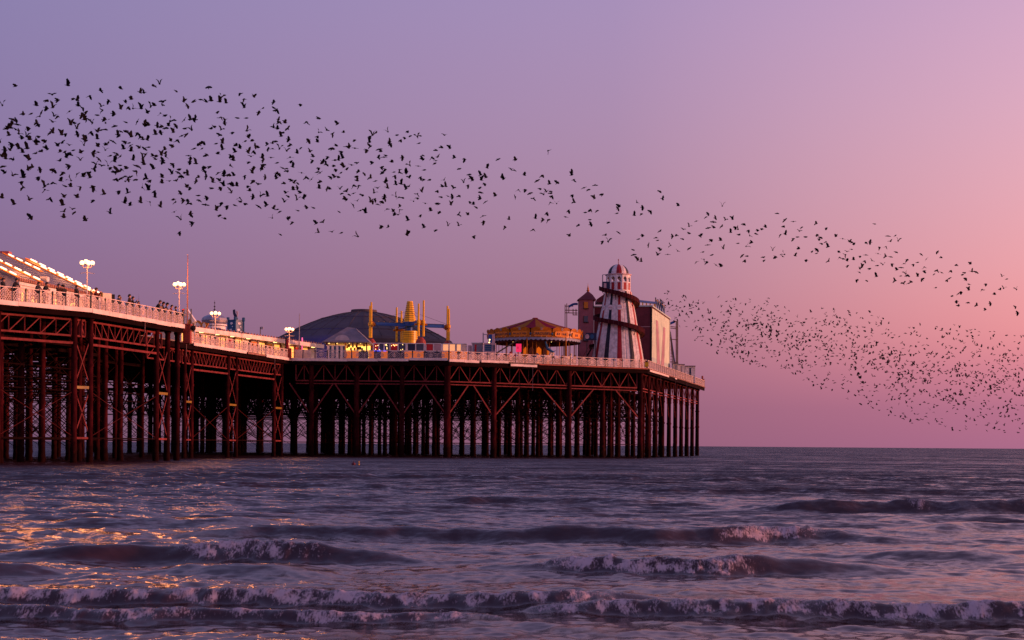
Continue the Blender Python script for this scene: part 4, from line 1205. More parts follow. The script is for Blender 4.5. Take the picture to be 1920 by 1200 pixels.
def text_on(s, o_, e, tn, size, parent, mt):
    cu = bpy.data.curves.new('lettering', 'FONT'); cu.body = s; cu.size = size; cu.align_x = 'CENTER'; cu.align_y = 'CENTER'; cu.extrude = .012; cu.resolution_u = 2
    cu.materials.append(mt)
    tmp = bpy.data.objects.new('tmp', cu); COL.objects.link(tmp)
    dg = bpy.context.evaluated_depsgraph_get(); dg.update()
    lm_ = bpy.data.meshes.new_from_object(tmp.evaluated_get(dg)); bpy.data.objects.remove(tmp)
    if not lm_.materials: lm_.materials.append(mt)
    t = bpy.data.objects.new('lettering', lm_); COL.objects.link(t); t.parent = parent
    r_ = parent
    while r_.parent is not None: r_ = r_.parent
    up = Vector((0, 0, 1)); 
    mtx = Matrix((tn, up, e)).transposed().to_4x4(); mtx.translation = Vector(o_) + e * .075 - r_.location
    t.matrix_basis = mtx
for i, s in ((12, 'BRIGHTON'), (13, 'PALACE PIER'), (0, 'CAROUSEL'), (1, 'BY THE'), (2, 'SEA')):
    o_, e, tn, bd = SIGNS[i]
    text_on(s, o_, e, tn, (.56 if len(s) < 9 else .38), bd, M['navy'])
b = MB()
for i in range(64):                                     # scalloped valance under the boards
    a0, a1 = 2 * math.pi * i / 64, 2 * math.pi * (i + 1) / 64; am = (a0 + a1) / 2
    pp = [(RC - .1, a0, zb_ - .02), (RC - .1, a1, zb_ - .02), (RC - .16, a1, zb_ - .30), (RC - .17, am, zb_ - .48), (RC - .16, a0, zb_ - .30)]
    b.extr([(c.x + r_ * math.cos(a), d + r_ * math.sin(a), z) for r_, a, z in pp], (-.02 * math.cos(am), -.02 * math.sin(am), 0))
b.build('valance', mat('valance_blue', (.28, .32, .46), .6, var=.2), cz)
tbm = MB(); tbm.sphere((0, 0, 0), .055, 6, 5); TB = tbm.mesh('trim_bulb', M['cream'])
for i in range(56):
    a = 2 * math.pi * i / 56
    if math.sin(a) < .25: inst('trim_bulb', TB, cz, (c.x + (RC + .04) * math.cos(a), d + (RC + .04) * math.sin(a), zb_ + .08))
b = MB(); b.lathe((c.x, d, 0), [(RC - .2, zb_ - .05), (RC - .2, zb_ + .05), (.8, zb_ + .05), (.8, zb_ - .05)], 40); b.build('soffit', M['maroon'], cz)
b = MB(); b.lathe((c.x, d, 0), [(RC - .25, zb_ - .5), (RC - 1.2, zb_ - .62), (RC - 1.2, zb_ - .06)], 40); b.build('inner_valance', M['maroon'], cz)
NT = 24
for i in range(NT):                                     # tent roof gores
    a0, a1 = 2 * math.pi * i / NT, 2 * math.pi * (i + 1) / NT
    b = MB(); b.lathe((c.x, d, 0), [(RC - .1, zc(622)), (RC * .55, zc(611.5)), (.5, zc(598.2)), (.42, zc(597))], 2, a0=a0, a1=a1)
    b.build('roof_gore', M['roof_red' if i % 2 else 'roof_gold'], cz)
b = MB(); b.lathe((c.x, d, 0), [(.44, zc(598)), (.4, zc(596)), (0, zc(595.5))], 12); b.build('roof_cap', M['red'], cz)
b = MB(); b.lathe((c.x, d, 0), [(2.1, D0 + .75), (2.1, zb_ - .1)], 12); core = b.build('core', M['brown'], cz)
for i in range(12):
    a = 2 * math.pi * (i + .5) / 12; e = Vector((math.cos(a), math.sin(a), 0)); tn = Vector((-e.y, e.x, 0)); o_ = Vector((c.x, d, D0 + 2.4)) + e * 2.09
    b = MB(); b.extr([o_ - tn * .42 + v3(0, 0, -1.3), o_ + tn * .42 + v3(0, 0, -1.3), o_ + tn * .42 + v3(0, 0, .9), o_ + v3(0, 0, 1.3), o_ - tn * .42 + v3(0, 0, .9)], e * .06)
    b.build('core_panel', M['orange_glow_paint' if i % 2 else 'terracotta'], core)
for (px, py) in ((1012, 638.5), (1016, 639), (962, 640), (1034, 640)):
    q = W(px, py, d - 3); b = MB(); b.sphere(q, .12, 8, 6); b.build('bulb', M['downlight'], cz)
# gallopers on brass poles
def horse():
    h = MB()
    h.lathe((0, 0, 0), [(0, -.62), (.17, -.58), (.24, -.35), (.21, 0), (.25, .35), (.16, .55), (0, .6)], 8)
    h.v = [(z, y, x) for x, y, z in h.v]
    h.tube((.42, 0, .10), (.72, 0, .62), .17, .10, 7); h.tube((.70, 0, .64), (.98, 0, .46), .11, .06, 7)
    for (x, z, x2, z2, x3, z3) in ((.45, -.1, .75, -.35, .62, -.68), (.40, -.1, .62, -.5, .40, -.72), (-.45, -.1, -.62, -.45, -.85, -.70), (-.4, -.1, -.5, -.5, -.70, -.78)):
        y = .11 if x2 in (.75, -.62) else -.11
        h.tube((x, y, z), (x2, y, z2), .08, .05, 6); h.tube((x2, y, z2), (x3, y, z3), .05, .04, 6)
    h.tube((-.55, 0, .12), (-.85, 0, -.25), .06, .03, 6)
    h.beam((.50, 0, .32), (.74, 0, .74), .05, .16)
    return h
HM = {}
for kx in ('cream', 'gold', 'red', 'teal', 'brown'):
    HM[kx] = horse().mesh('horse', M[kx])
pole_m = MB(); pole_m.tube((0, 0, 0), (0, 0, 1), 1, n=8); POLEM = pole_m.mesh('brass_pole', M['gold'])
kk = ['cream', 'gold', 'brown', 'red', 'gold', 'teal', 'cream', 'brown']
n = 18
for ring_, rr in ((0, RC - 1.1), (1, RC - 2.7)):
    for i in range(n if ring_ == 0 else 14):
        a = 2 * math.pi * (i + .35 * ring_) / (n if ring_ == 0 else 14) + .1
        x, y = c.x + rr * math.cos(a), d + rr * math.sin(a)
        z = D0 + 1.75 + .25 * math.sin(i * 2.4)
        pl_ = inst('brass_pole', POLEM, cz, (x, y, D0 + .75), None, (.045, .045, zb_ - D0 - .8))
        ho = inst('galloping_horse', HM[kk[(i + ring_ * 3) % 8]], cz, (x, y, z), (0, 0, a + math.pi / 2))
for px in (988, 1061):
    q = W(px, 660, d - RC + .3); b = MB(); b.tube((q.x, q.y, D0), (q.x, q.y, zb_ - .1), .09, n=8); b.build('front_post', M['gold'], cz)
# cockerel rider on the front
q = W(1030, 656, d - RC + 1.0)
b = MB(); b.tube((q.x - .55, q.y, q.z + 1.05), (q.x - .3, q.y, q.z + .2), .14, .2, 8); b.tube((q.x - .3, q.y, q.z + .2), (q.x + .6, q.y, q.z - .35), .24, .14, 8); b.sphere((q.x - .58, q.y, q.z + 1.15), .17, 8, 6); b.tube((q.x + .5, q.y, q.z - .3), (q.x + 1.0, q.y, q.z - .1), .12, .03, 6)
b.build('cockerel', M['teal'], cz)

# ---- pink square ride sign on a short post, leaning barrier arm
q = W(971, 660, 206)
ps = thing('pink_sign', (q.x, q.y, D0), 'bright pink square sign on a short post in front of the carousel', 'sign')
b = MB(); b.box(X(966, 206), X(976.3, 206), q.y, q.y + .1, Zof(971, 660, 206), Zof(971, 644.5, 206)); bd = b.build('board', M['pink'], ps)
b = MB(); b.box(q.x - .06, q.x + .06, q.y + .101, q.y + .2, D0, Zof(971, 646, 206)); b.build('post', M['red'], ps)
b = MB(); b.box(X(966.5, 206), X(975.5, 206), q.y - .02, q.y + .14, Zof(971, 644.4, 206), Zof(971, 643, 206)); b.build('hood', M['dark'], ps)
for dx in (-.06, .06):
    b = MB(); z = Zof(971, 652, 206); b.box(q.x + dx - .025, q.x + dx + .025, q.y - .02, q.y - .002, z - .16, z + .16); b.build('mark', M['red_pillar'], bd)
p0, p1 = W(933, 661, 208), W(972, 636.5, 211)
o = MB().beam(p0, p1, .16, .16).beam(p0 + v3(-.5, 0, -.25), p0, .22, .22).build('barrier_arm', M['dark']); tag(o, 'long dark slanting arm leaning up beneath the carousel roof', 'arm')

# ---- coaster scaffold left of the tower
d = 236
sc = thing('coaster_scaffold', (X(1062, d), d, D0), 'rusty scaffold with a blue track end left of the brick tower', 'scaffold')
for (a, c_) in (((1059.5, 571), (1059.5, 688)), ((1062.7, 569), (1062.7, 688)), ((1059, 581.5), (1083, 582)), ((1059, 586.5), (1083, 587)), ((1066.5, 572), (1066.5, 586)), ((1074.5, 579), (1074.5, 591)), ((1080, 579), (1080, 591)), ((1074, 590.5), (1083, 590.5)), ((1059, 574), (1075, 574)), ((1060, 642), (1083, 642)), ((1067, 640), (1067, 688)), ((1080, 640), (1080, 688))):
    p, q = W(a[0], a[1], d), W(c_[0], c_[1], d); q.z = max(q.z, D0)
    bar('tube', p, q, .13, .13, M['scaffold'], sc)
b = MB(); prev = None
for i in range(7):
    px = 1067 + i * 2.7; py = 575 - 5 * math.sin(min(1, i / 4) * math.pi / 2)
    q = W(px, py, d - .3)
    if prev is not None: b.beam(prev, q, .6, .32)
    prev = q
b.build('track', M['blue'], sc)

# ---- brick tower and the tall dark ride building
d = 233
bw0, bw1 = X(1083.5, d), X(1110.5, d)
twr = thing('brick_tower', ((bw0 + bw1) / 2, d, D0), 'narrow pinkish tower with dark pyramid roof and gold spike', 'tower')
zt_ = Zof(1097, 562, d)
b = MB(); b.box(bw0, bw1, d, d + 2.6, D0, zt_); b.build('wall', M['brick_pink'], twr)
for x in (bw0 - .09, bw1 + .001):
    b = MB(); b.box(x, x + .09, d - .03, d + .1, D0, zt_); b.build('quoin', M['dark'], twr)
xm = (bw0 + bw1) / 2 + .35; zr_ = Zof(1102, 545, d); zm = Zof(1102, 552, d)
b = MB(); e0 = [(bw0 - .25, d - .25, zt_), (bw1 + .45, d - .25, zt_), (bw1 + .45, d + 2.85, zt_), (bw0 - .25, d + 2.85, zt_)]
m0 = [(xm - .75, d + .55, zm), (xm + .75, d + .55, zm), (xm + .75, d + 2.05, zm), (xm - .75, d + 2.05, zm)]
t0 = [(xm - .12, d + 1.2, zr_), (xm + .12, d + 1.2, zr_), (xm + .12, d + 1.4, zr_), (xm - .12, d + 1.4, zr_)]
vv = e0 + m0 + t0
b.add(vv, [(0, 1, 5, 4), (1, 2, 6, 5), (2, 3, 7, 6), (3, 0, 4, 7), (4, 5, 9, 8), (5, 6, 10, 9), (6, 7, 11, 10), (7, 4, 8, 11), (8, 9, 10, 11), (3, 2, 1, 0)]); rf = b.build('roof', M['maroon'], twr)
b = MB(); b.lathe((xm, d + 1.3, 0), [(.12, zr_), (.22, zr_ + .1), (.26, zr_ + .2), (.1, zr_ + .32), (.18, zr_ + .4), (.05, zr_ + .9), (0, Zof(1102, 528, d))], 8); b.build('spike', M['gold'], rf)
for (y0, y1, mt_) in ((578, 566, 'orange_wall'), (603.5, 592.5, 'glass'), (638.5, 627, 'glass')):
    b = MB(); b.box(X(1093, d), X(1100.5, d), d - .05, d - .002, Zof(1097, y0, d), Zof(1097, y1, d)); w_ = b.build('window', M[mt_], twr)
    b = MB(); b.box(X(1091.8, d), X(1101.8, d), d - .16, d - .051, Zof(1097, y0 + 1.6, d), Zof(1097, y0, d)); b.build('sill', M['dark'], w_)
    b = MB(); b.box(X(1091.8, d), X(1092.9, d), d - .09, d - .003, Zof(1097, y0, d), Zof(1097, y1, d)); b.build('shutter', M['brown'], w_)
d = 236.5
hz0 = W(1222, 574, 235); hz1 = W(1256, 597, 258)
HZ = Zof(1222, 574.5, 235)
rb_ = thing('ride_building', (hz0.x, hz0.y, D0), 'tall windowless maroon ride building with a pale mural on its sunlit side', 'building')
xl = X(1112, d)
sdir = Vector((hz1.x - hz0.x, hz1.y - hz0.y, 0)); slen = sdir.length; sdir.normalize(); snr = Vector((sdir.y, -sdir.x, 0))
b = MB(); b.prism([(xl, d), (hz0.x, hz0.y), (hz0.x + sdir.x * slen, hz0.y + sdir.y * slen), (xl + 3, d + 22)], D0, HZ - .05); b.build('wall', M['maroon'], rb_)
b = MB(); b.prism([(xl - .2, d - .2), (hz0.x + .15, hz0.y - .2), (hz0.x + sdir.x * (slen + .2) + .15, hz0.y + sdir.y * (slen + .2)), (xl + 3, d + 22.2)], HZ - .05, HZ + .18); b.build('parapet', M['mural_green'], rb_)
for z in (Zof(1205, 612.5, 235),):
    bar('seam', (X(1190, 235.4), 235.3, z), (hz0.x - .1, 234.93, z), .05, .06, M['mural_pink'], rb_)
b = MB(); b.box(hz0.x - .22, hz0.x - .02, hz0.y - .1, hz0.y - .003, D0, HZ - .06); b.build('corner_strip', M['dark'], rb_)
so = Vector((hz0.x, hz0.y, 0)) + snr * .02
def MU(t0, t1, z0, z1, mt_, off, nm):
    p = so + snr * off
    b = MB(); b.extr([(p.x + sdir.x * t0, p.y + sdir.y * t0, z0), (p.x + sdir.x * t1, p.y + sdir.y * t1, z0), (p.x + sdir.x * t1, p.y + sdir.y * t1, z1), (p.x + sdir.x * t0, p.y + sdir.y * t0, z1)], snr * .03); return b.build(nm, M[mt_], rb_)
for i in range(6): MU(.3 + i * 3.75, .3 + (i + 1) * 3.75 - .03, D0 + 3.2, HZ - .25, 'mural', 0, 'mural_panel')
for i in range(6): MU(.3 + i * 3.75, .3 + (i + 1) * 3.75 - .03, D0 + 2.2, D0 + 3.19, 'mural_green', 0, 'mural_panel')
for i in range(6): MU(.3 + i * 3.75, .3 + (i + 1) * 3.75 - .03, D0 + .2, D0 + 2.19, 'mural_pink', 0, 'mural_panel')
def spike(t0, tt, z0, z1, w0, w1, nm='painted_pillar'):
    p = so + snr * .04
    Q = lambda t, z: (p.x + sdir.x * t, p.y + sdir.y * t, z)
    b = MB(); b.extr([Q(t0 - w0, z0), Q(t0 + w0, z0), Q((t0 + tt) / 2 + (w0 + w1) * .5, (z0 + z1) / 2), Q(tt + w1, z1), Q(tt - w1, z1), Q((t0 + tt) / 2 - (w0 + w1) * .5, (z0 + z1) / 2)], snr * .03); b.build(nm, M['mural_violet'], rb_)
spike(9.0, 6.0, D0 + .6, HZ - 1.8, 2.2, 1.3); spike(13.0, 15.6, D0 + .6, HZ - 2.2, 2.2, 1.3)
MU(.02, .26, D0, HZ - .3, 'dark', 0, 'edge_strip'); MU(slen - .4, slen - .02, D0, HZ - .3, 'mural_green', .01, 'edge_strip')
# connecting roof behind the helter skelter
b = MB(); b.extr([W(1119, 566, d - .2), W(1119, 561, d - .2), W(1132, 552, d - .2), W(1150, 552, d - .2), W(1150, 566, d - .2)], (0, 5, 0)); b.build('link_roof', M['maroon'], rb_)
# ---- coaster track above the building
d = 246
ct = thing('roof_coaster', (X(1215, d), d, HZ), 'blue coaster track on orange posts along the roof of the maroon building', 'coaster')
p0, p1 = W(1188, 563.5, d), W(1229, 568, d + 2)
bar('rail', p0, p1, .5, .34, M['blue'], ct); bar('walkway', p0 + v3(0, .2, -.75), p1 + v3(0, .2, -.75), .5, .10, M['scaffold'], ct)
for px in (1193, 1199, 1205, 1212, 1219, 1227):
    t = (px - 1188) / 41; q = p0 + (p1 - p0) * t
    bar('post', (q.x, q.y, HZ + .19), (q.x, q.y, q.z), .2, .2, M['yellow'], ct)
for i in range(5):
    q = W(1229 + i * 4.2, 571 + i * 3.2, d + 2 + i * 1.2)
    bar('frame_tube', (q.x, q.y, HZ + .19), (q.x, q.y, q.z + 1.2), .12, .12, M['scaffold'], ct)
    if i: bar('frame_tube', (pq.x, pq.y, pq.z + .9), (q.x, q.y, q.z + .9), .12, .12, M['scaffold'], ct); bar('blue_strut', (pq.x, pq.y, pq.z + 1.2), (q.x, q.y, q.z - .4), .16, .2, M['teal'], ct)
    pq = q
q = W(1240, 574, d + 4); bar('blue_strut', (q.x, q.y, HZ + .2), (q.x, q.y, q.z + 1.1), .16, .12, M['teal'], ct)
# ---- right-hand coaster tower
d = 266
rs = thing('coaster_tower', (X(1264, d), d, D0), 'slim orange scaffold tower with blue track end right of the mural', 'scaffold')
for (a, c_) in (((1270.5, 600), (1270.5, 720)), ((1268, 602), (1268, 720)), ((1257, 612), (1271, 614)), ((1257, 615), (1271, 617)), ((1257, 636), (1271, 637)), ((1257, 678), (1271, 680)), ((1256, 620), (1265, 690)), ((1258, 646), (1262, 690)), ((1256, 606), (1269, 602))):
    p, q = W(a[0], a[1], d), W(c_[0], c_[1], d); q.z = max(q.z, D0)
    bar('tube', p, q, .2 if a[0] > 1267 and c_[0] > 1267 else .12, .14, M['scaffold'], rs)
b = MB(); b.beam(W(1256, 607, d - .3), W(1264, 603.5, d - .3), .8, .4); b.build('track', M['blue'], rs)
bar('brace', W(1256, 622, d + .2), W(1266, 690, d + .2), .35, .3, M['teal'], rs)
for i in range(7): bar('rung', W(1257, 650 + i * 6, d + .1), W(1262, 651 + i * 6, d + .1), .08, .08, M['scaffold'], rs)

# ---- white huts near the far corner
huts = [(1262, 1270, 682, 256, 'first of the small white huts, beside the slim scaffold tower', 'cream'), (1271, 1282, 684, 258, 'second small white hut, in the middle of the three by the far rail', 'white'), (1284, 1302, 687, 259, 'largest white hut with a dark blue door nearest the far corner', 'white')]
for (p0, p1, py, d, lb, mt_) in huts:
    ht = thing('white_hut', (X((p0 + p1) / 2, d), d, D0), lb, 'hut', 'small huts by the far rail')
    zt_ = Zof(p0, py, d)
    b = MB(); b.box(X(p0, d), X(p1, d), d, d + 2.5, D0, zt_); b.build('wall', M[mt_], ht)
    b = MB(); b.box(X(p0 - .8, d), X(p1 + .8, d), d - .2, d + 2.7, zt_, zt_ + .14); b.build('roof', M['slate'], ht)
    b = MB(); xm = (p0 + p1) / 2; b.box(X(xm - 1.6, d), X(xm + 1.6, d), d - .04, d - .002, D0, zt_ - .25); b.build('door', M['navy' if p1 == 1302 else 'grey'], ht)
    for e_ in (p0, p1):
        b = MB(); b.box(X(e_, d) - .05, X(e_, d) + .05, d - .05, d + .0, D0, zt_); b.build('corner_board', M['white'], ht)
for j, (px, lb) in enumerate(((1316, 'left one of two dark mooring posts at the far rail corner'), (1318.6, 'right one of two dark mooring posts at the far rail corner'))):
    q = onB(px, C1, E0, .7); o = MB().lathe((q.x, q.y, D0), [(.14, 0), (.12, 1.6), (.18, 1.65), (.18, 2.1 - j * .5), (0, 2.2 - j * .5)], 8).build('mooring_post', M['red_pillar']); tag(o, lb, 'post', 'mooring posts at the far corner')
q = onB(1211, C0, C1, .35)
yb_ = thing('yellow_box', (q.x, q.y, D0), 'small yellow box on the rail at the pier-head corner', 'box')
b = MB(); b.box(q.x - .3, q.x + .28, q.y - .5, q.y - .3, D0 + .2, D0 + .85); b.build('body', M['yellow'], yb_)
b = MB(); b.box(q.x - .33, q.x + .31, q.y - .53, q.y - .28, D0 + .85, D0 + .9); b.build('lid', M['gold'], yb_)

# ---- helter skelter
d = 224; c = W(1158, 690, d); k = d / F
hs = thing('helter_skelter', (c.x, d, D0), 'white helter skelter with red and navy stripes and a spiral slide', 'helter skelter')
zH = lambda y: Zof(1158, y, d)
NS_ = 12
ph0 = -math.pi / 2
prof = [(50, 699), (47.5, 670), (42, 640), (37, 614), (32.5, 588), (28.5, 568), (25, 548)]
def facet_pt(r, i, u):
    """point on side i of the twelve-sided tower, u in -.5...5 across the side"""
    a0 = ph0 + 2 * math.pi * (i - .5) / NS_; a1 = ph0 + 2 * math.pi * (i + .5) / NS_
    p = Vector((math.cos(a0), math.sin(a0), 0)); q = Vector((math.cos(a1), math.sin(a1), 0))
    return (p + (q - p) * (u + .5)) * r
for i in range(NS_):
    nrm = Vector((math.cos(ph0 + 2 * math.pi * i / NS_), math.sin(ph0 + 2 * math.pi * i / NS_), 0))
    b = MB(); vs_ = []; us = (-.5, -.44, -.18, 0, .18, .44, .5)
    for (r, y) in prof:
        for u in us:
            bulge = .05 * math.cos(u * math.pi) * r * k - (.05 if abs(u) > .47 else 0)
            p = facet_pt(r * k, i, u) + nrm * bulge; vs_.append((c.x + p.x, d + p.y, zH(y)))
    m_ = len(us); fs = [(j * m_ + t, j * m_ + t + 1, (j + 1) * m_ + t + 1, (j + 1) * m_ + t) for j in range(len(prof) - 1) for t in range(m_ - 1)]
    b.add(vs_, fs); pn = b.build('tower_panel', M['tower_white'], hs)
    b = MB(); vs_ = []
    for (r, y) in prof:
        w = .15 + .04 * (r - 25) / 25
        for u in (-w, 0, w):
            p = facet_pt(r * k, i, u) + nrm * (.05 * math.cos(u * math.pi) * r * k + .025); vs_.append((c.x + p.x, d + p.y, zH(y)))
    fs = [(j * 3 + t, j * 3 + t + 1, (j + 1) * 3 + t + 1, (j + 1) * 3 + t) for j in range(len(prof) - 1) for t in range(2)]
    b.add(vs_, fs); b.build('stripe', M['stripe_red' if i % 2 == 0 else 'stripe_navy'], pn)
    for (ra, ya) in ((49, 688), (44.8, 655), (39.5, 627), (34.8, 601), (30.3, 577), (26.6, 557)):
        p = facet_pt(ra * k, i, -.49) + nrm * .012; q = facet_pt(ra * k, i, .49) + nrm * .012
        pm_ = facet_pt(ra * k, i, 0) + nrm * (.05 * ra * k + .01)
        bar('panel_joint', (c.x + p.x, d + p.y, zH(ya)), (c.x + pm_.x, d + pm_.y, zH(ya)), .03, .03, M['mural_pink'], pn); bar('panel_joint', (c.x + pm_.x, d + pm_.y, zH(ya)), (c.x + q.x, d + q.y, zH(ya)), .03, .03, M['mural_pink'], pn)
    if i in (0, 11, 10):
        y = 579; r = 30.8
        o_ = Vector((c.x, d, zH(y))) + nrm * (r * k * 1.02)
        tn = Vector((-nrm.y, nrm.x, 0))
        b = MB(); b.extr([o_ + tn * (.40 * math.cos(q_)) + v3(0, 0, .40 * math.sin(q_)) for q_ in [j * math.pi / 6 for j in range(12)]], nrm * .12); rs_ = b.build('rosette', M['white'], pn)
        b = MB(); b.extr([o_ + nrm * .121 + tn * (.34 * sx) + v3(0, 0, .08 * sz) for sx, sz in ((-1, -1), (1, -1), (1, 1), (-1, 1))], nrm * .02); b.build('rosette_band', M['mural_pink'], rs_)
# gallery with arched openings
rg = 22.5 * k
zg0, zg1 = zH(548), zH(517)
b = MB(); b.lathe((c.x, d, 0), [(rg + .1, zg0 - .05), (rg + .16, zg0 + .1), (0, zg0 + .1)], 12); b.build('gallery_floor', M['white'], hs)
for i in range(NS_):
    a = ph0 + 2 * math.pi * i / NS_; e = Vector((math.cos(a), math.sin(a), 0)); tn = Vector((-e.y, e.x, 0))
    hw_ = rg * math.tan(math.pi / NS_) - .015
    o_ = Vector((c.x, d, 0)) + e * rg
    zs, za_ = zH(530), zH(520)
    def QQ(u, z): p = o_ + tn * u; return (p.x, p.y, z)
    b = MB()
    b.extr([QQ(-hw_, zg0 + .101), QQ(hw_, zg0 + .101), QQ(hw_, zs), QQ(-hw_, zs)], e * -.08)
    for s_ in (-1, 1):
        b.extr([QQ(s_ * hw_, zs), QQ(s_ * hw_ * .58, zs), QQ(s_ * hw_ * .58, zH(523)), QQ(s_ * .02, za_), QQ(s_ * .02, zg1), QQ(s_ * hw_, zg1)], e * -.08)
    gp = b.build('gallery_panel', M['white'], hs)
    b = MB(); b.extr([QQ(-hw_ * .5, zg0 + .25), QQ(hw_ * .5, zg0 + .25), QQ(hw_ * .5, zs - .12), QQ(-hw_ * .5, zs - .12)], e * .03); b.build('red_inset', M['stripe_red'], gp)
b = MB(); b.lathe((c.x, d, 0), [(rg + .05, zg1), (rg + .22, zg1 + .05), (rg + .22, zg1 + .16), (rg - .1, zg1 + .2), (0, zg1 + .2)], 12, a0=ph0 + math.pi / 12, a1=ph0 + math.pi / 12 + 2 * math.pi); b.build('cornice', M['mural_pink'], hs)
zd0, zd1 = zg1 + .19, zH(495.5)
for i in range(NS_):
    a0 = ph0 + 2 * math.pi * (i - .5) / NS_; a1 = a0 + 2 * math.pi / NS_
    pr_ = []
    for j in range(7):
        t = j / 6 * math.pi / 2; pr_.append((19.5 * k * math.cos(t) + .03, zd0 + (zd1 - zd0) * math.sin(t)))
    b = MB(); b.lathe((c.x, d, 0), pr_, 2, a0=a0, a1=a1); b.build('dome_gore', M[('stripe_red', 'tower_white', 'stripe_navy', 'tower_white')[i % 4]], hs)
b = MB(); b.lathe((c.x, d, 0), [(.12, zd1 - .05), (.05, zd1 + .1), (.04, zH(488.5)), (.09, zH(488)), (.09, zH(487)), (0, zH(485))], 8); b.build('finial', M['red_pillar'], hs)
# entrance balcony on the left
xa, xb_ = X(1127.5, d - .6), X(1140.5, d - .6)
b = MB(); b.box(xa, xb_, d - 1.3, d + .1, zH(548), zH(546)); bal = b.build('balcony_floor', M['navy'], hs)
b = MB(); b.box(xa, xb_, d - 1.36, d - 1.301, zH(546), zH(530)); b.box(xa - .06, xa - .001, d - 1.36, d + .1, zH(546), zH(530)); b.build('balcony_screen', M['navy'], hs)
b = MB(); b.box(xa + .15, xa + .55, d - 1.40, d - 1.362, zH(542), zH(533)); b.build('balcony_window', M['mural_pink'], hs)
for (x, y) in ((xa, d - 1.33), (xa, d + .05), (xb_, d - 1.33)):
    bar('balcony_post', (x, y, zH(530)), (x, y, zH(517)), .07, .07, M['grey'], hs)
bar('balcony_rail', (xa, d - 1.33, zH(517)), (xb_, d - 1.33, zH(517)), .08, .08, M['grey'], hs)
bar('balcony_rail', (xa, d - 1.33, zH(517)), (xa, d + .1, zH(517)), .08, .08, M['grey'], hs)
# the spiral slide: trough with a ribbed outer wall
def rad_at(z):
    for (r0, y0), (r1, y1) in zip(prof, prof[1:]):
        z0, z1 = zH(y0), zH(y1)
        if z <= z1: return (r0 + (r1 - r0) * max(0, (z - z0) / (z1 - z0))) * k
    return prof[-1][0] * k
turns, z_top, drop = 1.93, zH(543), 4.72
N_ = 120
ang0 = math.pi * 1.04                                    # starts at the left, runs round the front first
fl = MB(); ow = MB(); vsf = []; vsw = []
for i in range(N_ + 1):
    t = i / N_; a = ang0 + turns * 2 * math.pi * t; z = z_top - drop * turns * t
    r = rad_at(z) + .02; r2 = r + .85
    e = Vector((math.cos(a), math.sin(a), 0))
    vsf += [(c.x + e.x * r, d + e.y * r, z), (c.x + e.x * r2, d + e.y * r2, z), (c.x + e.x * r2, d + e.y * r2, z - .10), (c.x + e.x * r, d + e.y * r, z - .10)]
    vsw += [(c.x + e.x * r2, d + e.y * r2, z - .18), (c.x + e.x * r2, d + e.y * r2, z + .50), (c.x + e.x * (r2 + .07), d + e.y * (r2 + .07), z + .50), (c.x + e.x * (r2 + .07), d + e.y * (r2 + .07), z - .18)]
def loft(vs_):
    return [(i * 4 + j, i * 4 + (j + 1) % 4, (i + 1) * 4 + (j + 1) % 4, (i + 1) * 4 + j) for i in range(N_) for j in range(4)] + [(3, 2, 1, 0), (N_ * 4, N_ * 4 + 1, N_ * 4 + 2, N_ * 4 + 3)]
sl_ = fl.add(vsf, loft(vsf)).build('slide_trough', M['brown'], hs)
ow.add(vsw, loft(vsw)).build('slide_wall', M['slide'], hs)
for i in range(0, N_, 2):
    t = i / N_; a = ang0 + turns * 2 * math.pi * t; z = z_top - drop * turns * t
    e = Vector((math.cos(a), math.sin(a), 0)); r2 = rad_at(z) + .95
    bar('slide_rib', (c.x + e.x * r2, d + e.y * r2, z - .15), (c.x + e.x * r2, d + e.y * r2, z + .48), .06, .05, M['maroon'], sl_)
    if i % 6 == 0:
        r1 = rad_at(z - .9) + .05
        bar('bracket', (c.x + e.x * r1, d + e.y * r1, z - .95), (c.x + e.x * (r2 - .4), d + e.y * (r2 - .4), z - .14), .07, .07, M['dark'], sl_)
# painted round sign low on the left
q = W(1106, 632, d - 2.5)
tb = thing('ride_sign', (q.x, q.y, D0), 'dark blue painted ride sign with pink discs left of the helter skelter', 'sign')
b = MB(); b.box(X(1097, d - 2.5), X(1117, d - 2.5), q.y, q.y + .15, Zof(1106, 638, d - 2.5), Zof(1106, 624, d - 2.5)); b.build('board', M['navy'], tb)
for px in (1101, 1110):
    m_ = W(px, 631, d - 2.55); b = MB(); b.extr([(m_.x + .32 * math.cos(q_), m_.y, m_.z + .38 * math.sin(q_)) for q_ in [j * math.pi / 6 for j in range(12)]], (0, -.06, 0)); b.build('disc', M['mural_pink' if px == 1101 else 'teal'], tb)
for px in (1099, 1115):
    b = MB(); b.box(X(px, d - 2.4) - .06, X(px, d - 2.4) + .06, q.y + .151, q.y + .25, D0, Zof(1106, 636, d - 2.5)); b.build('post', M['iron'], tb)
st = thing('stairway', (X(1098, 228), 228, D0), 'dark red stair flight at the foot of the brick tower', 'stairs')
for i in range(9):
    q = W(1090 + i * 2.3, 684 - i * 4, 228); b = MB(); b.box(q.x - .1, q.x + .14, 228, 229.2, q.z - .3, q.z); b.build('tread', M['red_pillar'], st)
bar('handrail', W(1089, 676, 228), W(1110, 639, 228), .1, .1, M['red_pillar'], st)
bar('stringer', W(1089, 687, 228.0), W(1111, 650, 228.0), .12, .2, M['dark'], st)

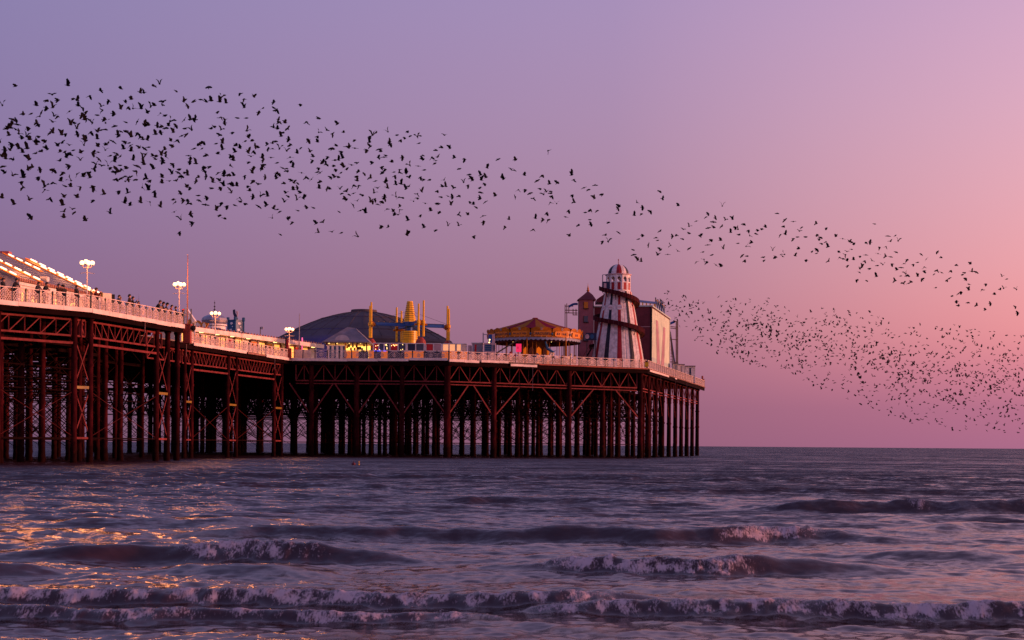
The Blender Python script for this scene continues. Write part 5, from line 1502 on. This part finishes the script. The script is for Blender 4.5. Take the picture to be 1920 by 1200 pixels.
# ------------------------------------------------------------------ people at the rail
def person_mesh(pose):
    """one continuous skinned figure, facing +X, feet at z = 0; colours by height"""
    me = bpy.data.meshes.new('person')
    lean = {'stand': 0.04, 'lean': .34, 'phone': .06, 'crouch': .5}[pose]
    S = lambda x, y, z: (x, y, z)
    hip = .92; tx = lambda z: lean * (z - hip)
    V = [(0, 0, hip)]; Rr = [.15]; E = []
    def add(p, r, par): V.append(p); Rr.append(r); E.append((par, len(V) - 1)); return len(V) - 1
    a = add((tx(1.12), 0, 1.12), .145, 0); ch = add((tx(1.34), 0, 1.34), .165, a); nk = add((tx(1.50), 0, 1.49), .065, ch)
    hd0 = add((tx(1.58) + .02, 0, 1.57), .085, nk); hd = add((tx(1.66) + .03, 0, 1.66), .098, hd0); add((tx(1.72) + .03, 0, 1.745), .07, hd)
    nose = add((tx(1.64) + .135, 0, 1.62), .018, hd0)
    for s in (1, -1):
        sh = add((tx(1.40), s * .19, 1.40), .075, ch)
        if pose == 'phone': el_, hn, ft = (.16 + tx(1.2), s * .22, 1.18), (.40, s * .07, 1.42), (.44, s * .045, 1.50)
        elif pose in ('lean', 'crouch'): el_, hn, ft = (.18 + tx(1.3), s * .25, 1.16), (.46, s * .10, 1.20), (.54, s * .06, 1.20)
        else: el_, hn, ft = (.02, s * .27, 1.12), (.14, s * .25, .88), (.17, s * .24, .80)
        e = add(el_, .058, sh); h = add(hn, .042, e); add(ft, .03, h)
        add((ft[0] - .02, ft[1] - s * .035, ft[2] + .02), .015, h)
        hp = add((0, s * .10, .86), .11, 0); kn = add((.03, s * .11, .48), .075, hp); an = add((-.02, s * .11, .10), .05, kn); add((.14, s * .12, .045), .042, an)
    me.from_pydata(V, E, [])
    o = bpy.data.objects.new('tmp', me); COL.objects.link(o)
    sk = o.modifiers.new('s', 'SKIN'); sk.use_smooth_shade = True
    for i, v in enumerate(me.skin_vertices[0].data): v.radius = (Rr[i], Rr[i] * (1.25 if i in (1, 2) else 1)); v.use_root = i == 0
    ss = o.modifiers.new('d', 'SUBSURF'); ss.levels = 1; ss.render_levels = 1
    dg = bpy.context.evaluated_depsgraph_get(); dg.update()
    m2 = bpy.data.meshes.new_from_object(o.evaluated_get(dg))
    bpy.data.objects.remove(o)
    idx = []
    for p in m2.polygons:
        z = p.center.z; x = p.center.x
        hand = (pose != 'stand' and x > .40) or (pose == 'stand' and abs(p.center.y) > .2 and z < .90)
        idx.append(0 if (z > 1.50 or hand) else (1 if z > .86 else 2))
    for kx in ('skin', 'skin', 'skin'): m2.materials.append(M[kx])
    m2.polygons.foreach_set('material_index', idx); m2.polygons.foreach_set('use_smooth', [True] * len(idx)); m2.update()
    return m2
PM = {p: person_mesh(p) for p in ('stand', 'lean', 'phone', 'crouch')}
def hair_mesh(lean):
    hx = lean * .74 + .01
    b = MB(); b.lathe((hx, 0, 1.665), [(.118, -.03), (.122, .03), (.10, .085), (.055, .115), (0, .125)], 12); b.lathe((hx - .07, 0, 1.60), [(0, -.06), (.075, -.03), (.085, .04), (.05, .08)], 10)
    return b.mesh('hair', M['hair'])
HAIR = {p: hair_mesh({'stand': .04, 'lean': .34, 'phone': .06, 'crouch': .5}[p]) for p in PM}
def hat_mesh(lean):
    hx = lean * .74 + .02
    b = MB(); b.lathe((hx, 0, 1.69), [(.20, 0), (.125, .01), (.12, .09), (.06, .13), (0, .135)], 12); return b.mesh('hat', M['dark'])
cloth = {}
for nm, colr in (('black', (.012, .012, .018)), ('charcoal', (.03, .03, .04)), ('navy_coat', (.015, .018, .04)), ('brown_coat', (.07, .03, .02)), ('red_coat', (.22, .03, .025)), ('grey_coat', (.10, .10, .12)), ('maroon_coat', (.09, .015, .02)), ('blue_coat', (.03, .06, .12)), ('trousers', (.015, .015, .025))):
    cloth[nm] = mat('cloth_' + nm, colr, .85, var=.25, scale=6)
CROWD = [(3, A0, A1, 'stand', 'black', 1.0, 0, 'person in black, leftmost at the promenade rail'),
         (24, A0, A1, 'lean', 'black', 1.02, 0, 'person in a black coat leaning at the rail by the hall corner'),
         (66, A0, A1, 'lean', 'charcoal', .98, 0, 'person in a dark hooded jacket, left of the pair at the hall wall'),
         (80, A0, A1, 'lean', 'black', 1.0, .2, 'person in a black hood, right of the pair at the hall wall'),
         (107, A0, A1, 'phone', 'brown_coat', 1.0, 0, 'person in a brown jacket looking along the rail below the roof vent'),
         (118, A0, A1, 'lean', 'black', .99, 2.6, 'person in a black hat standing close to the brown jacket'),
         (141, A0, A1, 'stand', 'black', 1.03, 0, 'person in black standing just left of the first lamp post'),
         (177, A1, A2, 'phone', 'maroon_coat', 1.05, 0, 'person in a dark maroon jacket raising a phone right of the lamp post'),
         (216, A1, A2, 'lean', 'blue_coat', .92, .4, 'person in a teal jacket, first right of the notice board'),
         (223, A1, A2, 'stand', 'black', .86, 0, 'shorter person in black beside the teal jacket'),
         (240, A1, A2, 'stand', 'brown_coat', 1.07, .3, 'tall person in a brown coat in the middle of the rail'),
         (246, A1, A2, 'phone', 'charcoal', 1.0, .2, 'person in charcoal close behind the tall brown coat'),
         (251, A1, A2, 'crouch', 'red_coat', .80, 0, 'child with reddish hair low beside the tall brown coat'),
         (290, A1, A2, 'crouch', 'black', 1.05, 0, 'person in black bending far forward over the rail'),
         (299, A1, A2, 'lean', 'black', 1.0, 0, 'person in black between the bending figure and the grey cap'),
         (306, A1, A2, 'lean', 'grey_coat', 1.0, .3, 'person in grey with a dark cap in the group near the flagpole'),
         (315, A1, A2, 'lean', 'red_coat', .96, .2, 'person in a rust-red jacket in the group near the flagpole'),
         (327, A1, A2, 'stand', 'navy_coat', .95, .1, 'person in navy just left of the second lamp post'),
         (336.5, A1, A2, 'lean', 'black', .84, .2, 'small person with a red hat beside the second lamp post')]
for (px, P, Q, pose, cl_, sc_, rz, lb) in CROWD:
    q = onB(px, P, Q, .72)
    o = bpy.data.objects.new('person', PM[pose]); COL.objects.link(o)
    o.location = (q.x, q.y, D0 - .02)
    dd = (Q - P).normalized()
    face = math.atan2(-dd.x, dd.y) + (.25 if pose != 'stand' else .5)
    o.rotation_euler = (0, 0, face + rz); o.scale = (sc_ * 1.11,) * 3
    for s_, mt_ in ((1, cloth[cl_]), (2, cloth['trousers'])):
        o.material_slots[s_].link = 'OBJECT'; o.material_slots[s_].material = mt_
    tag(o, lb, 'person', 'people watching from the promenade rail')
    hh = bpy.data.objects.new('hair', HAIR[pose]); COL.objects.link(hh); hh.parent = o
    if 'hat' in lb.split() or 'cap' in lb.split():
        ht = bpy.data.objects.new('hat', hat_mesh({'stand': .04, 'lean': .34, 'phone': .06, 'crouch': .5}[pose])); COL.objects.link(ht); ht.parent = o
        if 'red' in lb.split(): ht.material_slots[0].link = 'OBJECT'; ht.material_slots[0].material = M['red']
# a few more figures deep under the kiosk canopy and by the carousel
for (px, dd_, sc_, cl_, lb) in ((944, 207, 1.0, 'charcoal', 'person in charcoal at the rail left of the pink sign'), (949, 207.5, .95, 'brown_coat', 'person in brown beside the figure in charcoal by the carousel'),
                               (962, 209, .9, 'black', 'person in black just left of the pink sign')):
    o = bpy.data.objects.new('person', PM['stand']); COL.objects.link(o)
    o.location = (X(px, dd_), dd_, D0 - .02); o.rotation_euler = (0, 0, px % 6); o.scale = (sc_,) * 3
    for s_, mt_ in ((1, cloth[cl_]), (2, cloth['trousers'])):
        o.material_slots[s_].link = 'OBJECT'; o.material_slots[s_].material = mt_
    tag(o, lb, 'person', 'people by the carousel')
    hh = bpy.data.objects.new('hair', HAIR['stand']); COL.objects.link(hh); hh.parent = o

# ---- small red and yellow buoys floating off the pier
for (px, py, mt_, lb) in ((663, 872, 'maroon', 'tiny dark red buoy floating in front of the pier'), (673, 872, 'yellow', 'tiny yellow float beside the dark red buoy')):
    d = F * CAMH / (py - 832); q = W(px, py, d)
    b = MB(); b.sphere((q.x, d, .05), .17 if px == 663 else .07, 10, 8); b.tube((q.x, d, .15), (q.x, d, .32), .03, n=6)
    o = b.build('buoy', M[mt_]); tag(o, lb, 'buoy', 'buoys off the pier')
# ------------------------------------------------------------------ starlings
def bird_mesh(name, dih, sweep, span=.40, fold=0.0):
    """one continuous body: beak +Y, wings raised by dih, swept back by sweep"""
    b = MB()
    ring = [(.115, .006), (.095, .021), (.062, .037), (.02, .050), (-.03, .043), (-.07, .026), (-.095, .017)]
    n = 6; vs_ = []; fs = []
    for (y, r) in ring:
        for i in range(n):
            a = 2 * math.pi * i / n
            vs_.append((r * math.cos(a), y, r * .9 * math.sin(a)))
    for j in range(len(ring) - 1):
        for i in range(n): fs.append((j * n + i, j * n + (i + 1) % n, (j + 1) * n + (i + 1) % n, (j + 1) * n + i))
    fs.append(tuple(range(n)))
    b.add(vs_, fs)
    b.add([(-.012, -.09, .006), (.012, -.09, .006), (.030, -.150, .004), (-.030, -.150, .004), (-.012, -.09, -.004), (.012, -.09, -.004), (.030, -.150, -.002), (-.030, -.150, -.002)],
          [(0, 1, 2, 3), (7, 6, 5, 4), (0, 4, 5, 1), (1, 5, 6, 2), (2, 6, 7, 3), (3, 7, 4, 0)])
    for s_ in (1, -1):
        h = span / 2
        sh = (.02, .05); el_ = h * .42
        z1 = el_ * math.tan(dih); d2 = dih * (.55 - fold)
        z2 = z1 + (h - el_) * math.tan(d2)
        top = [(s_ * .012, .055, .012), (s_ * el_, .075 - sweep * .2, z1 + .012), (s_ * h, .01 - sweep, z2), (s_ * (h * .74), -.068 - sweep * .6, (z1 + z2) / 2 + .003), (s_ * el_, -.078 - sweep * .15, z1 + .004), (s_ * .012, -.070, .008)]
        bot = [(x, y, z - .008) for x, y, z in top]
        v_ = top + bot
        f_ = [(0, 1, 4, 5), (1, 2, 3, 4), (11, 10, 7, 6), (10, 9, 8, 7)] + [(i, (i + 1) % 6, 6 + (i + 1) % 6, 6 + i) for i in range(6)]
        b.add(v_, f_)
    return b
BIRD = [bird_mesh('starling', *a) for a in ((.9, .04), (.5, .05), (.05, .05), (-.35, .05), (-.75, .06), (.2, .11, .34), (1.15, .03), (-.1, .02, .42))]
UP1 = "110,80 477,75 707,110 845,95 985,125 1010,128 1080,78 1122,65 1238,115 1468,88 1688,133 1785,155 367,140 630,150 515,173 543,178 328,183 406,180 765,182 880,192 924,172 1148,190 1290,190 1360,190 1410,175 1450,190 1485,182 1545,190 1555,160 1590,198 1715,172 17,215 255,215 328,235 372,230 552,218 582,235 712,222 722,250 848,240 900,230 935,238 993,238 1085,215 1060,225 1140,212 1320,222 1718,230 168,280 218,275 290,268 280,292 488,258 605,262 575,290 685,285 800,275 1035,268 1128,270 1163,287 1530,262 380,290 405,292 610,310 595,315 735,315 742,340 1355,310 1370,318 1340,312 1295,318 1555,300 1580,315 1578,340 1670,305 1732,305 90,315 115,320 82,345 120,350 258,340 270,350 370,332 650,340 885,335 965,330 1015,355 1045,355 1030,350 1105,358 1195,328 60,365 45,380 70,372 110,385 200,380 497,350 525,342 540,378 810,360 1140,360 1165,375 1185,358 1238,362 1297,380 1350,390 1485,380 1505,368 1555,385 65,425 132,415 155,442 350,412 372,408 435,422 460,418 545,420 600,430 637,405 685,400 710,390 740,385 830,420 850,400 880,400 835,430 965,410 985,440 1005,455 1035,458 925,435 1095,418 1128,405 1220,405 1278,430 1310,420 1545,425 1635,408 1735,395 1745,440 185,435 210,455 245,465 270,435 258,490 318,470 605,465 685,450 1200,465 1248,460 1725,468 1775,465 0,475 85,495 435,480 405,500 487,495 590,495 687,503 745,490 760,480 795,470 880,475 910,480 915,500 1400,490 1430,478 1420,520 1520,485 1565,480 1660,495 1685,515 1795,500 35,530 70,530 135,518 192,518 160,545 335,525 290,538 255,552 425,540 455,542 515,532 565,548 655,552 690,545 740,530 870,520 920,535 980,515 1015,520 1045,510 1215,508 1160,525 1365,520 1565,525 1655,542 1530,555 1745,548 1780,540 15,575 40,590 95,598 208,595 420,605 465,580 490,560 565,600 695,595 775,570 805,550 825,565 845,575 805,610 935,598 1005,590 1022,560 1075,570 1100,575 1135,565 1160,555 1165,575 1095,595 1145,605 1150,620 1325,570 1340,590 1335,612 1370,590 1380,625 1455,562 1625,572 1765,575 1640,600 1750,615 20,645 35,690 230,650 282,668 195,670 375,672 485,645 445,688 660,665 675,630 715,640 760,640 775,655 800,680 815,690 835,680 855,665 890,658 845,638 955,640 980,650 960,680 1015,630 1080,660 1215,630 1440,650 1475,650 1430,665 1620,640 1265,668 1785,655 88,708 165,720 268,722 150,755 165,790 375,760 425,745 540,700 585,715 590,705 630,690 635,722 815,735 850,730 880,715 880,750 915,720 955,738 900,735 1030,730 1055,748 1140,720 1140,760 1190,748 1210,695 1240,745 1255,690 1275,715 1320,705 1300,690 1440,680 1450,715 1395,720 1380,750 1535,690 1575,685 1570,712 1608,705 1645,708 1720,712 1775,690 1500,745 1545,745 1780,745 500,745 460,785 497,785 565,790 655,790 655,815 315,785 315,808 735,838 835,820 898,830 1000,793 1045,808 1083,822 1090,860 1055,895 1312,790 1338,795 1495,755 1490,800 1550,800 1575,780 1615,765 1640,780 1615,805 1665,780 1625,830 1745,785 1755,815 1270,835 1395,850 1400,885 1455,868 15,865 205,880 100,910 350,870 450,860 545,862 655,885 875,900 915,918 990,898 1128,928 1220,880 1235,895 1290,885 1320,890 1320,905 1445,915 1555,902 1595,925 1650,918 1685,865 1690,895 1725,908 1780,860 442,915 450,962 508,945 522,970 452,1003 217,1003 598,1020 775,975 1225,965 1338,980 1272,1018 1353,1045 1260,1110 1520,952 1545,990 1580,1012"
UP2 = "50,235 20,265 125,192 122,232 145,248 313,212 355,332 442,308 575,345 158,315 165,332 205,338 125,370 155,380 225,378 190,410 178,432 230,455 245,490 80,490 115,482 140,468 15,512 85,522 118,520 165,520 215,535 315,515 288,550 378,542 440,405 497,388 537,415 615,405 430,435 370,465 432,472 693,463 565,500 533,520 640,505 650,515 695,517 602,545 402,575 398,603 505,578 555,602 580,600 610,585 468,615 490,630 45,585 50,600 45,640 35,655 105,583 148,620 245,610 240,580 258,648 215,660 190,658 225,680 440,658 450,690 432,685 548,642 562,672 597,690 580,718 525,723 553,720 620,648 640,660 672,635 712,622 720,680 708,715 712,745 762,698 685,778 722,780 65,722 148,690 145,728 160,700 320,690 350,720 390,735 455,748 15,770 198,765 250,745 265,760 295,765 263,808 292,795 312,830 445,797 500,800 518,800 590,803 635,820 605,835 685,835 658,845 30,853 82,853 210,830 225,855 200,893 288,878 332,870 638,880 20,928 75,917 120,940 150,948 165,965 297,957 355,932 407,938 682,915 712,887 585,965 115,1008 222,1015 257,1037 425,1045 470,1037 172,1125 440,1108 535,1105 600,1112 718,1138 800,435 820,425 843,408 928,402 993,425 1065,400 1085,432 1015,462 1045,445 1135,437 1155,430 1325,425 798,475 805,505 780,530 938,472 945,490 1147,482 865,525 878,540 860,583 900,580 915,570 1030,583 1170,567 1178,597 1268,530 1305,512 1365,518 1235,582 1278,578 1265,605 1258,625 1395,583 1467,595 818,622 955,613 1082,637 1140,643 882,655 910,665 890,685 970,685 1010,668 1015,690 1055,690 1060,680 1075,722 975,712 1183,670 1430,662 1625,655 1703,595 1795,665 1155,722 1180,740 1220,738 805,725 840,748 905,758 983,770 1020,768 1055,803 1075,785 1322,740 1460,758 1500,702 1515,725 1523,742 1490,778 1580,705 1583,740 1620,722 1608,770 1572,797 1578,828 1742,733 1310,787 1335,785 1390,797 1273,818 855,797 928,797 830,830 745,848 1165,822 1135,838 1135,868 1430,850 1300,860 1350,855 1380,860 1575,868 1685,850 985,858 1005,862 1030,865 905,860 835,875 805,895 820,890 857,912 885,895 905,875 1190,905 1270,910 1285,910 1108,890 1370,915 1505,895 1528,910 1550,935 1612,895 735,955 770,938 772,970 920,945 965,962 975,980 998,985 1013,925 1010,950 1230,955 1290,968 1155,990 1420,985 1490,985 1595,993 1600,1037 1780,1017 1752,1075 885,1065 930,1070 1070,1022 1183,1073 1265,1093 1350,1062 1425,1060 1060,1127 1530,1138"
UP3 = "30,158 270,90 15,235 93,273 228,275 190,315 282,338 338,330 448,250 448,272 462,308 48,383 100,385 135,410 162,447 210,375 258,398 292,395 238,418 290,410 298,432 25,440 452,423 540,368 575,382 622,348 678,420 620,448 468,477 287,478 335,487 258,558 175,597 233,610 268,612 422,540 402,587 550,553 592,535 640,540 585,608 592,645 498,650 160,680 432,730 805,510 795,525 787,560 937,478 980,518 972,567 918,575 1038,545 725,627 700,723 800,705 678,770 720,772 1108,395 1128,452 1247,502 1577,505 980,727 950,753 910,835 912,870 945,910 970,920 1110,693 1083,742 1093,763 1022,797 1190,800 1205,733 1235,722 1278,752 1285,680 1328,657 1330,712 1383,618 1408,730 1420,715 1115,835 1092,872 1168,868 1243,842 1330,823 1470,563 1455,588 1525,597 1510,625 1600,608 1655,605 1472,670 1515,665 1573,657 1495,762 1468,797 1565,762 1432,850 1500,872 1585,825 1440,905 1382,925 1462,930 1530,948 1570,957 1675,665 1695,680 1640,703 1740,642 1703,722 1773,688 1783,728 1695,785 1755,808 1797,778 1843,688 1828,713 1873,677 1900,662 1725,878 1762,880 1743,915 1885,890 1890,913"
UP4 = "68,160 125,210 190,222 118,258 235,293 253,265 362,237 437,270 92,322 130,318 190,350 220,338 285,338 370,325 395,342 383,353 432,375 402,387 452,410 510,333 560,350 610,373 628,378 645,383 735,377 765,375 800,240 900,330 955,327 918,370 975,367 838,420 885,410 35,437 58,485 110,483 125,468 232,420 203,478 285,513 330,445 367,433 365,460 455,518 530,443 592,447 627,430 580,470 535,490 565,500 592,515 642,507 597,553 690,482 733,472 825,462 725,517 780,515 705,562 688,575 685,602 665,662 740,665 765,577 820,552 862,545 815,633 885,480 922,487 963,452 930,540 968,583 998,567 1018,537 1043,507 1090,543 1122,528 1148,467 1187,503 1172,562 1170,592 1035,615 1045,625 995,630 955,665 1018,685 1055,685 1075,675 1123,632 1155,655 1268,452 1300,492 1270,587 1303,605 1245,617 1258,718 1370,590 1410,550 1518,540 1340,662 1360,648 1460,622 1473,607 1483,652 1530,597 1560,600 1507,692 1507,735 1428,763 1448,755 1378,783 1412,823 1432,855 1502,830 1565,850 1630,883 1668,838 1603,732 1635,690 1698,767 1740,732 1767,723 1755,632 1790,653 1865,732 1855,860 1873,908"
def rd(s, k, ox, oy): return [(float(a.split(',')[0]) / k + ox, float(a.split(',')[1]) / k + oy) for a in s.split()]
rb = random.Random(11)
flock = []                                            # (photo column, row, distance)
for px, py in rd(UP1, 3.75, 0, 140) + rd(UP2, 3.75, 480, 140):
    flock.append((px, py, 92 + px * .034 + rb.uniform(-9, 9)))
for px, py in rd(UP3, 4, 960, 260) + rd(UP4, 4, 1440, 360):
    flock.append((px, py, 118 + (px - 960) * .034 + rb.uniform(-9, 9)))
def lerp(tab, x):
    for (x0, y0), (x1, y1) in zip(tab, tab[1:]):
        if x <= x1: return y0 + (y1 - y0) * (x - x0) / (x1 - x0)
    return tab[-1][1]
TOPB = [(1235, 543), (1300, 556), (1340, 556), (1440, 562), (1500, 576), (1560, 580), (1620, 584), (1680, 600), (1750, 612), (1830, 612), (1930, 628)]
BOTB = [(1235, 568), (1290, 630), (1340, 664), (1420, 686), (1480, 698), (1540, 730), (1600, 752), (1660, 776), (1740, 800), (1800, 808), (1930, 812)]
centres = []
for _ in range(130):
    px = 1240 + 690 * rb.random() ** .8
    t = min(1, max(0, rb.gauss(.5, .2))); centres.append((px, lerp(TOPB, px) * (1 - t) + lerp(BOTB, px) * t))
n = 0
while n < 1620:
    if rb.random() < .38:
        c = rb.choice(centres); px, py = rb.gauss(c[0], 13), rb.gauss(c[1], 9)
    else:
        px = 1236 + 690 * rb.random() ** .82
        t = rb.random() if rb.random() < .5 else min(1, max(0, rb.gauss(.5, .22))); py = lerp(TOPB, px) * (1 - t) + lerp(BOTB, px) * t
    if px < 1232 or px > 1928: continue
    if py < lerp(TOPB, px) - 4 or py > lerp(BOTB, px) + 3: continue
    if px < 1330 and rb.random() < .35: continue
    flock.append((px, py, 236 + rb.uniform(-16, 16))); n += 1
flock.sort(key=lambda f: f[2] + (0 if f[0] > -5 else 999))
def bird_rot(far):
    yaw = rb.gauss(-1.2, .75) if rb.random() < .75 else rb.uniform(0, 6.28)
    if far: yaw = rb.gauss(-.9, .9)
    return Matrix.Rotation(yaw, 3, 'Z') @ Matrix.Rotation(rb.gauss(.15, .3), 3, 'X') @ Matrix.Rotation(rb.gauss(0, .55), 3, 'Y')
bmesh_ = [b.mesh('starling', M['bird']) for b in BIRD]
for i, (px, py, d) in enumerate(flock[:300]):
    o = bpy.data.objects.new('starling', bmesh_[rb.choice((0, 0, 1, 1, 2, 3, 4, 5, 6, 6, 7))]); COL.objects.link(o)
    o.location = W(px, py, d); o.rotation_euler = bird_rot(False).to_euler()
    s_ = rb.uniform(1.25, 1.5); o.scale = (s_,) * 3
    tag(o, 'dark flying starling, one of the larger birds in the dense upper-left flock', 'bird', 'larger starlings of the upper-left flock')
def swarm(lst, name, label):
    b = MB()
    for (px, py, d) in lst:
        m_ = bird_rot(d > 200); c = W(px, py, d); src = rb.choice(BIRD)
        s_ = rb.uniform(1.3, 1.55)
        b.add([c + (m_ @ Vector(v)) * s_ for v in src.v], src.f)
    me = bpy.data.meshes.new(name); me.from_pydata(b.v, [], b.f); me.materials.append(M['bird']); me.update()
    o = bpy.data.objects.new(name, me); COL.objects.link(o)
    tag(o, label, 'birds', None, 'stuff')
swarm(flock[300:], 'distant_starling_flock', 'streaming mass of small starlings thinning out over the sea to the right')
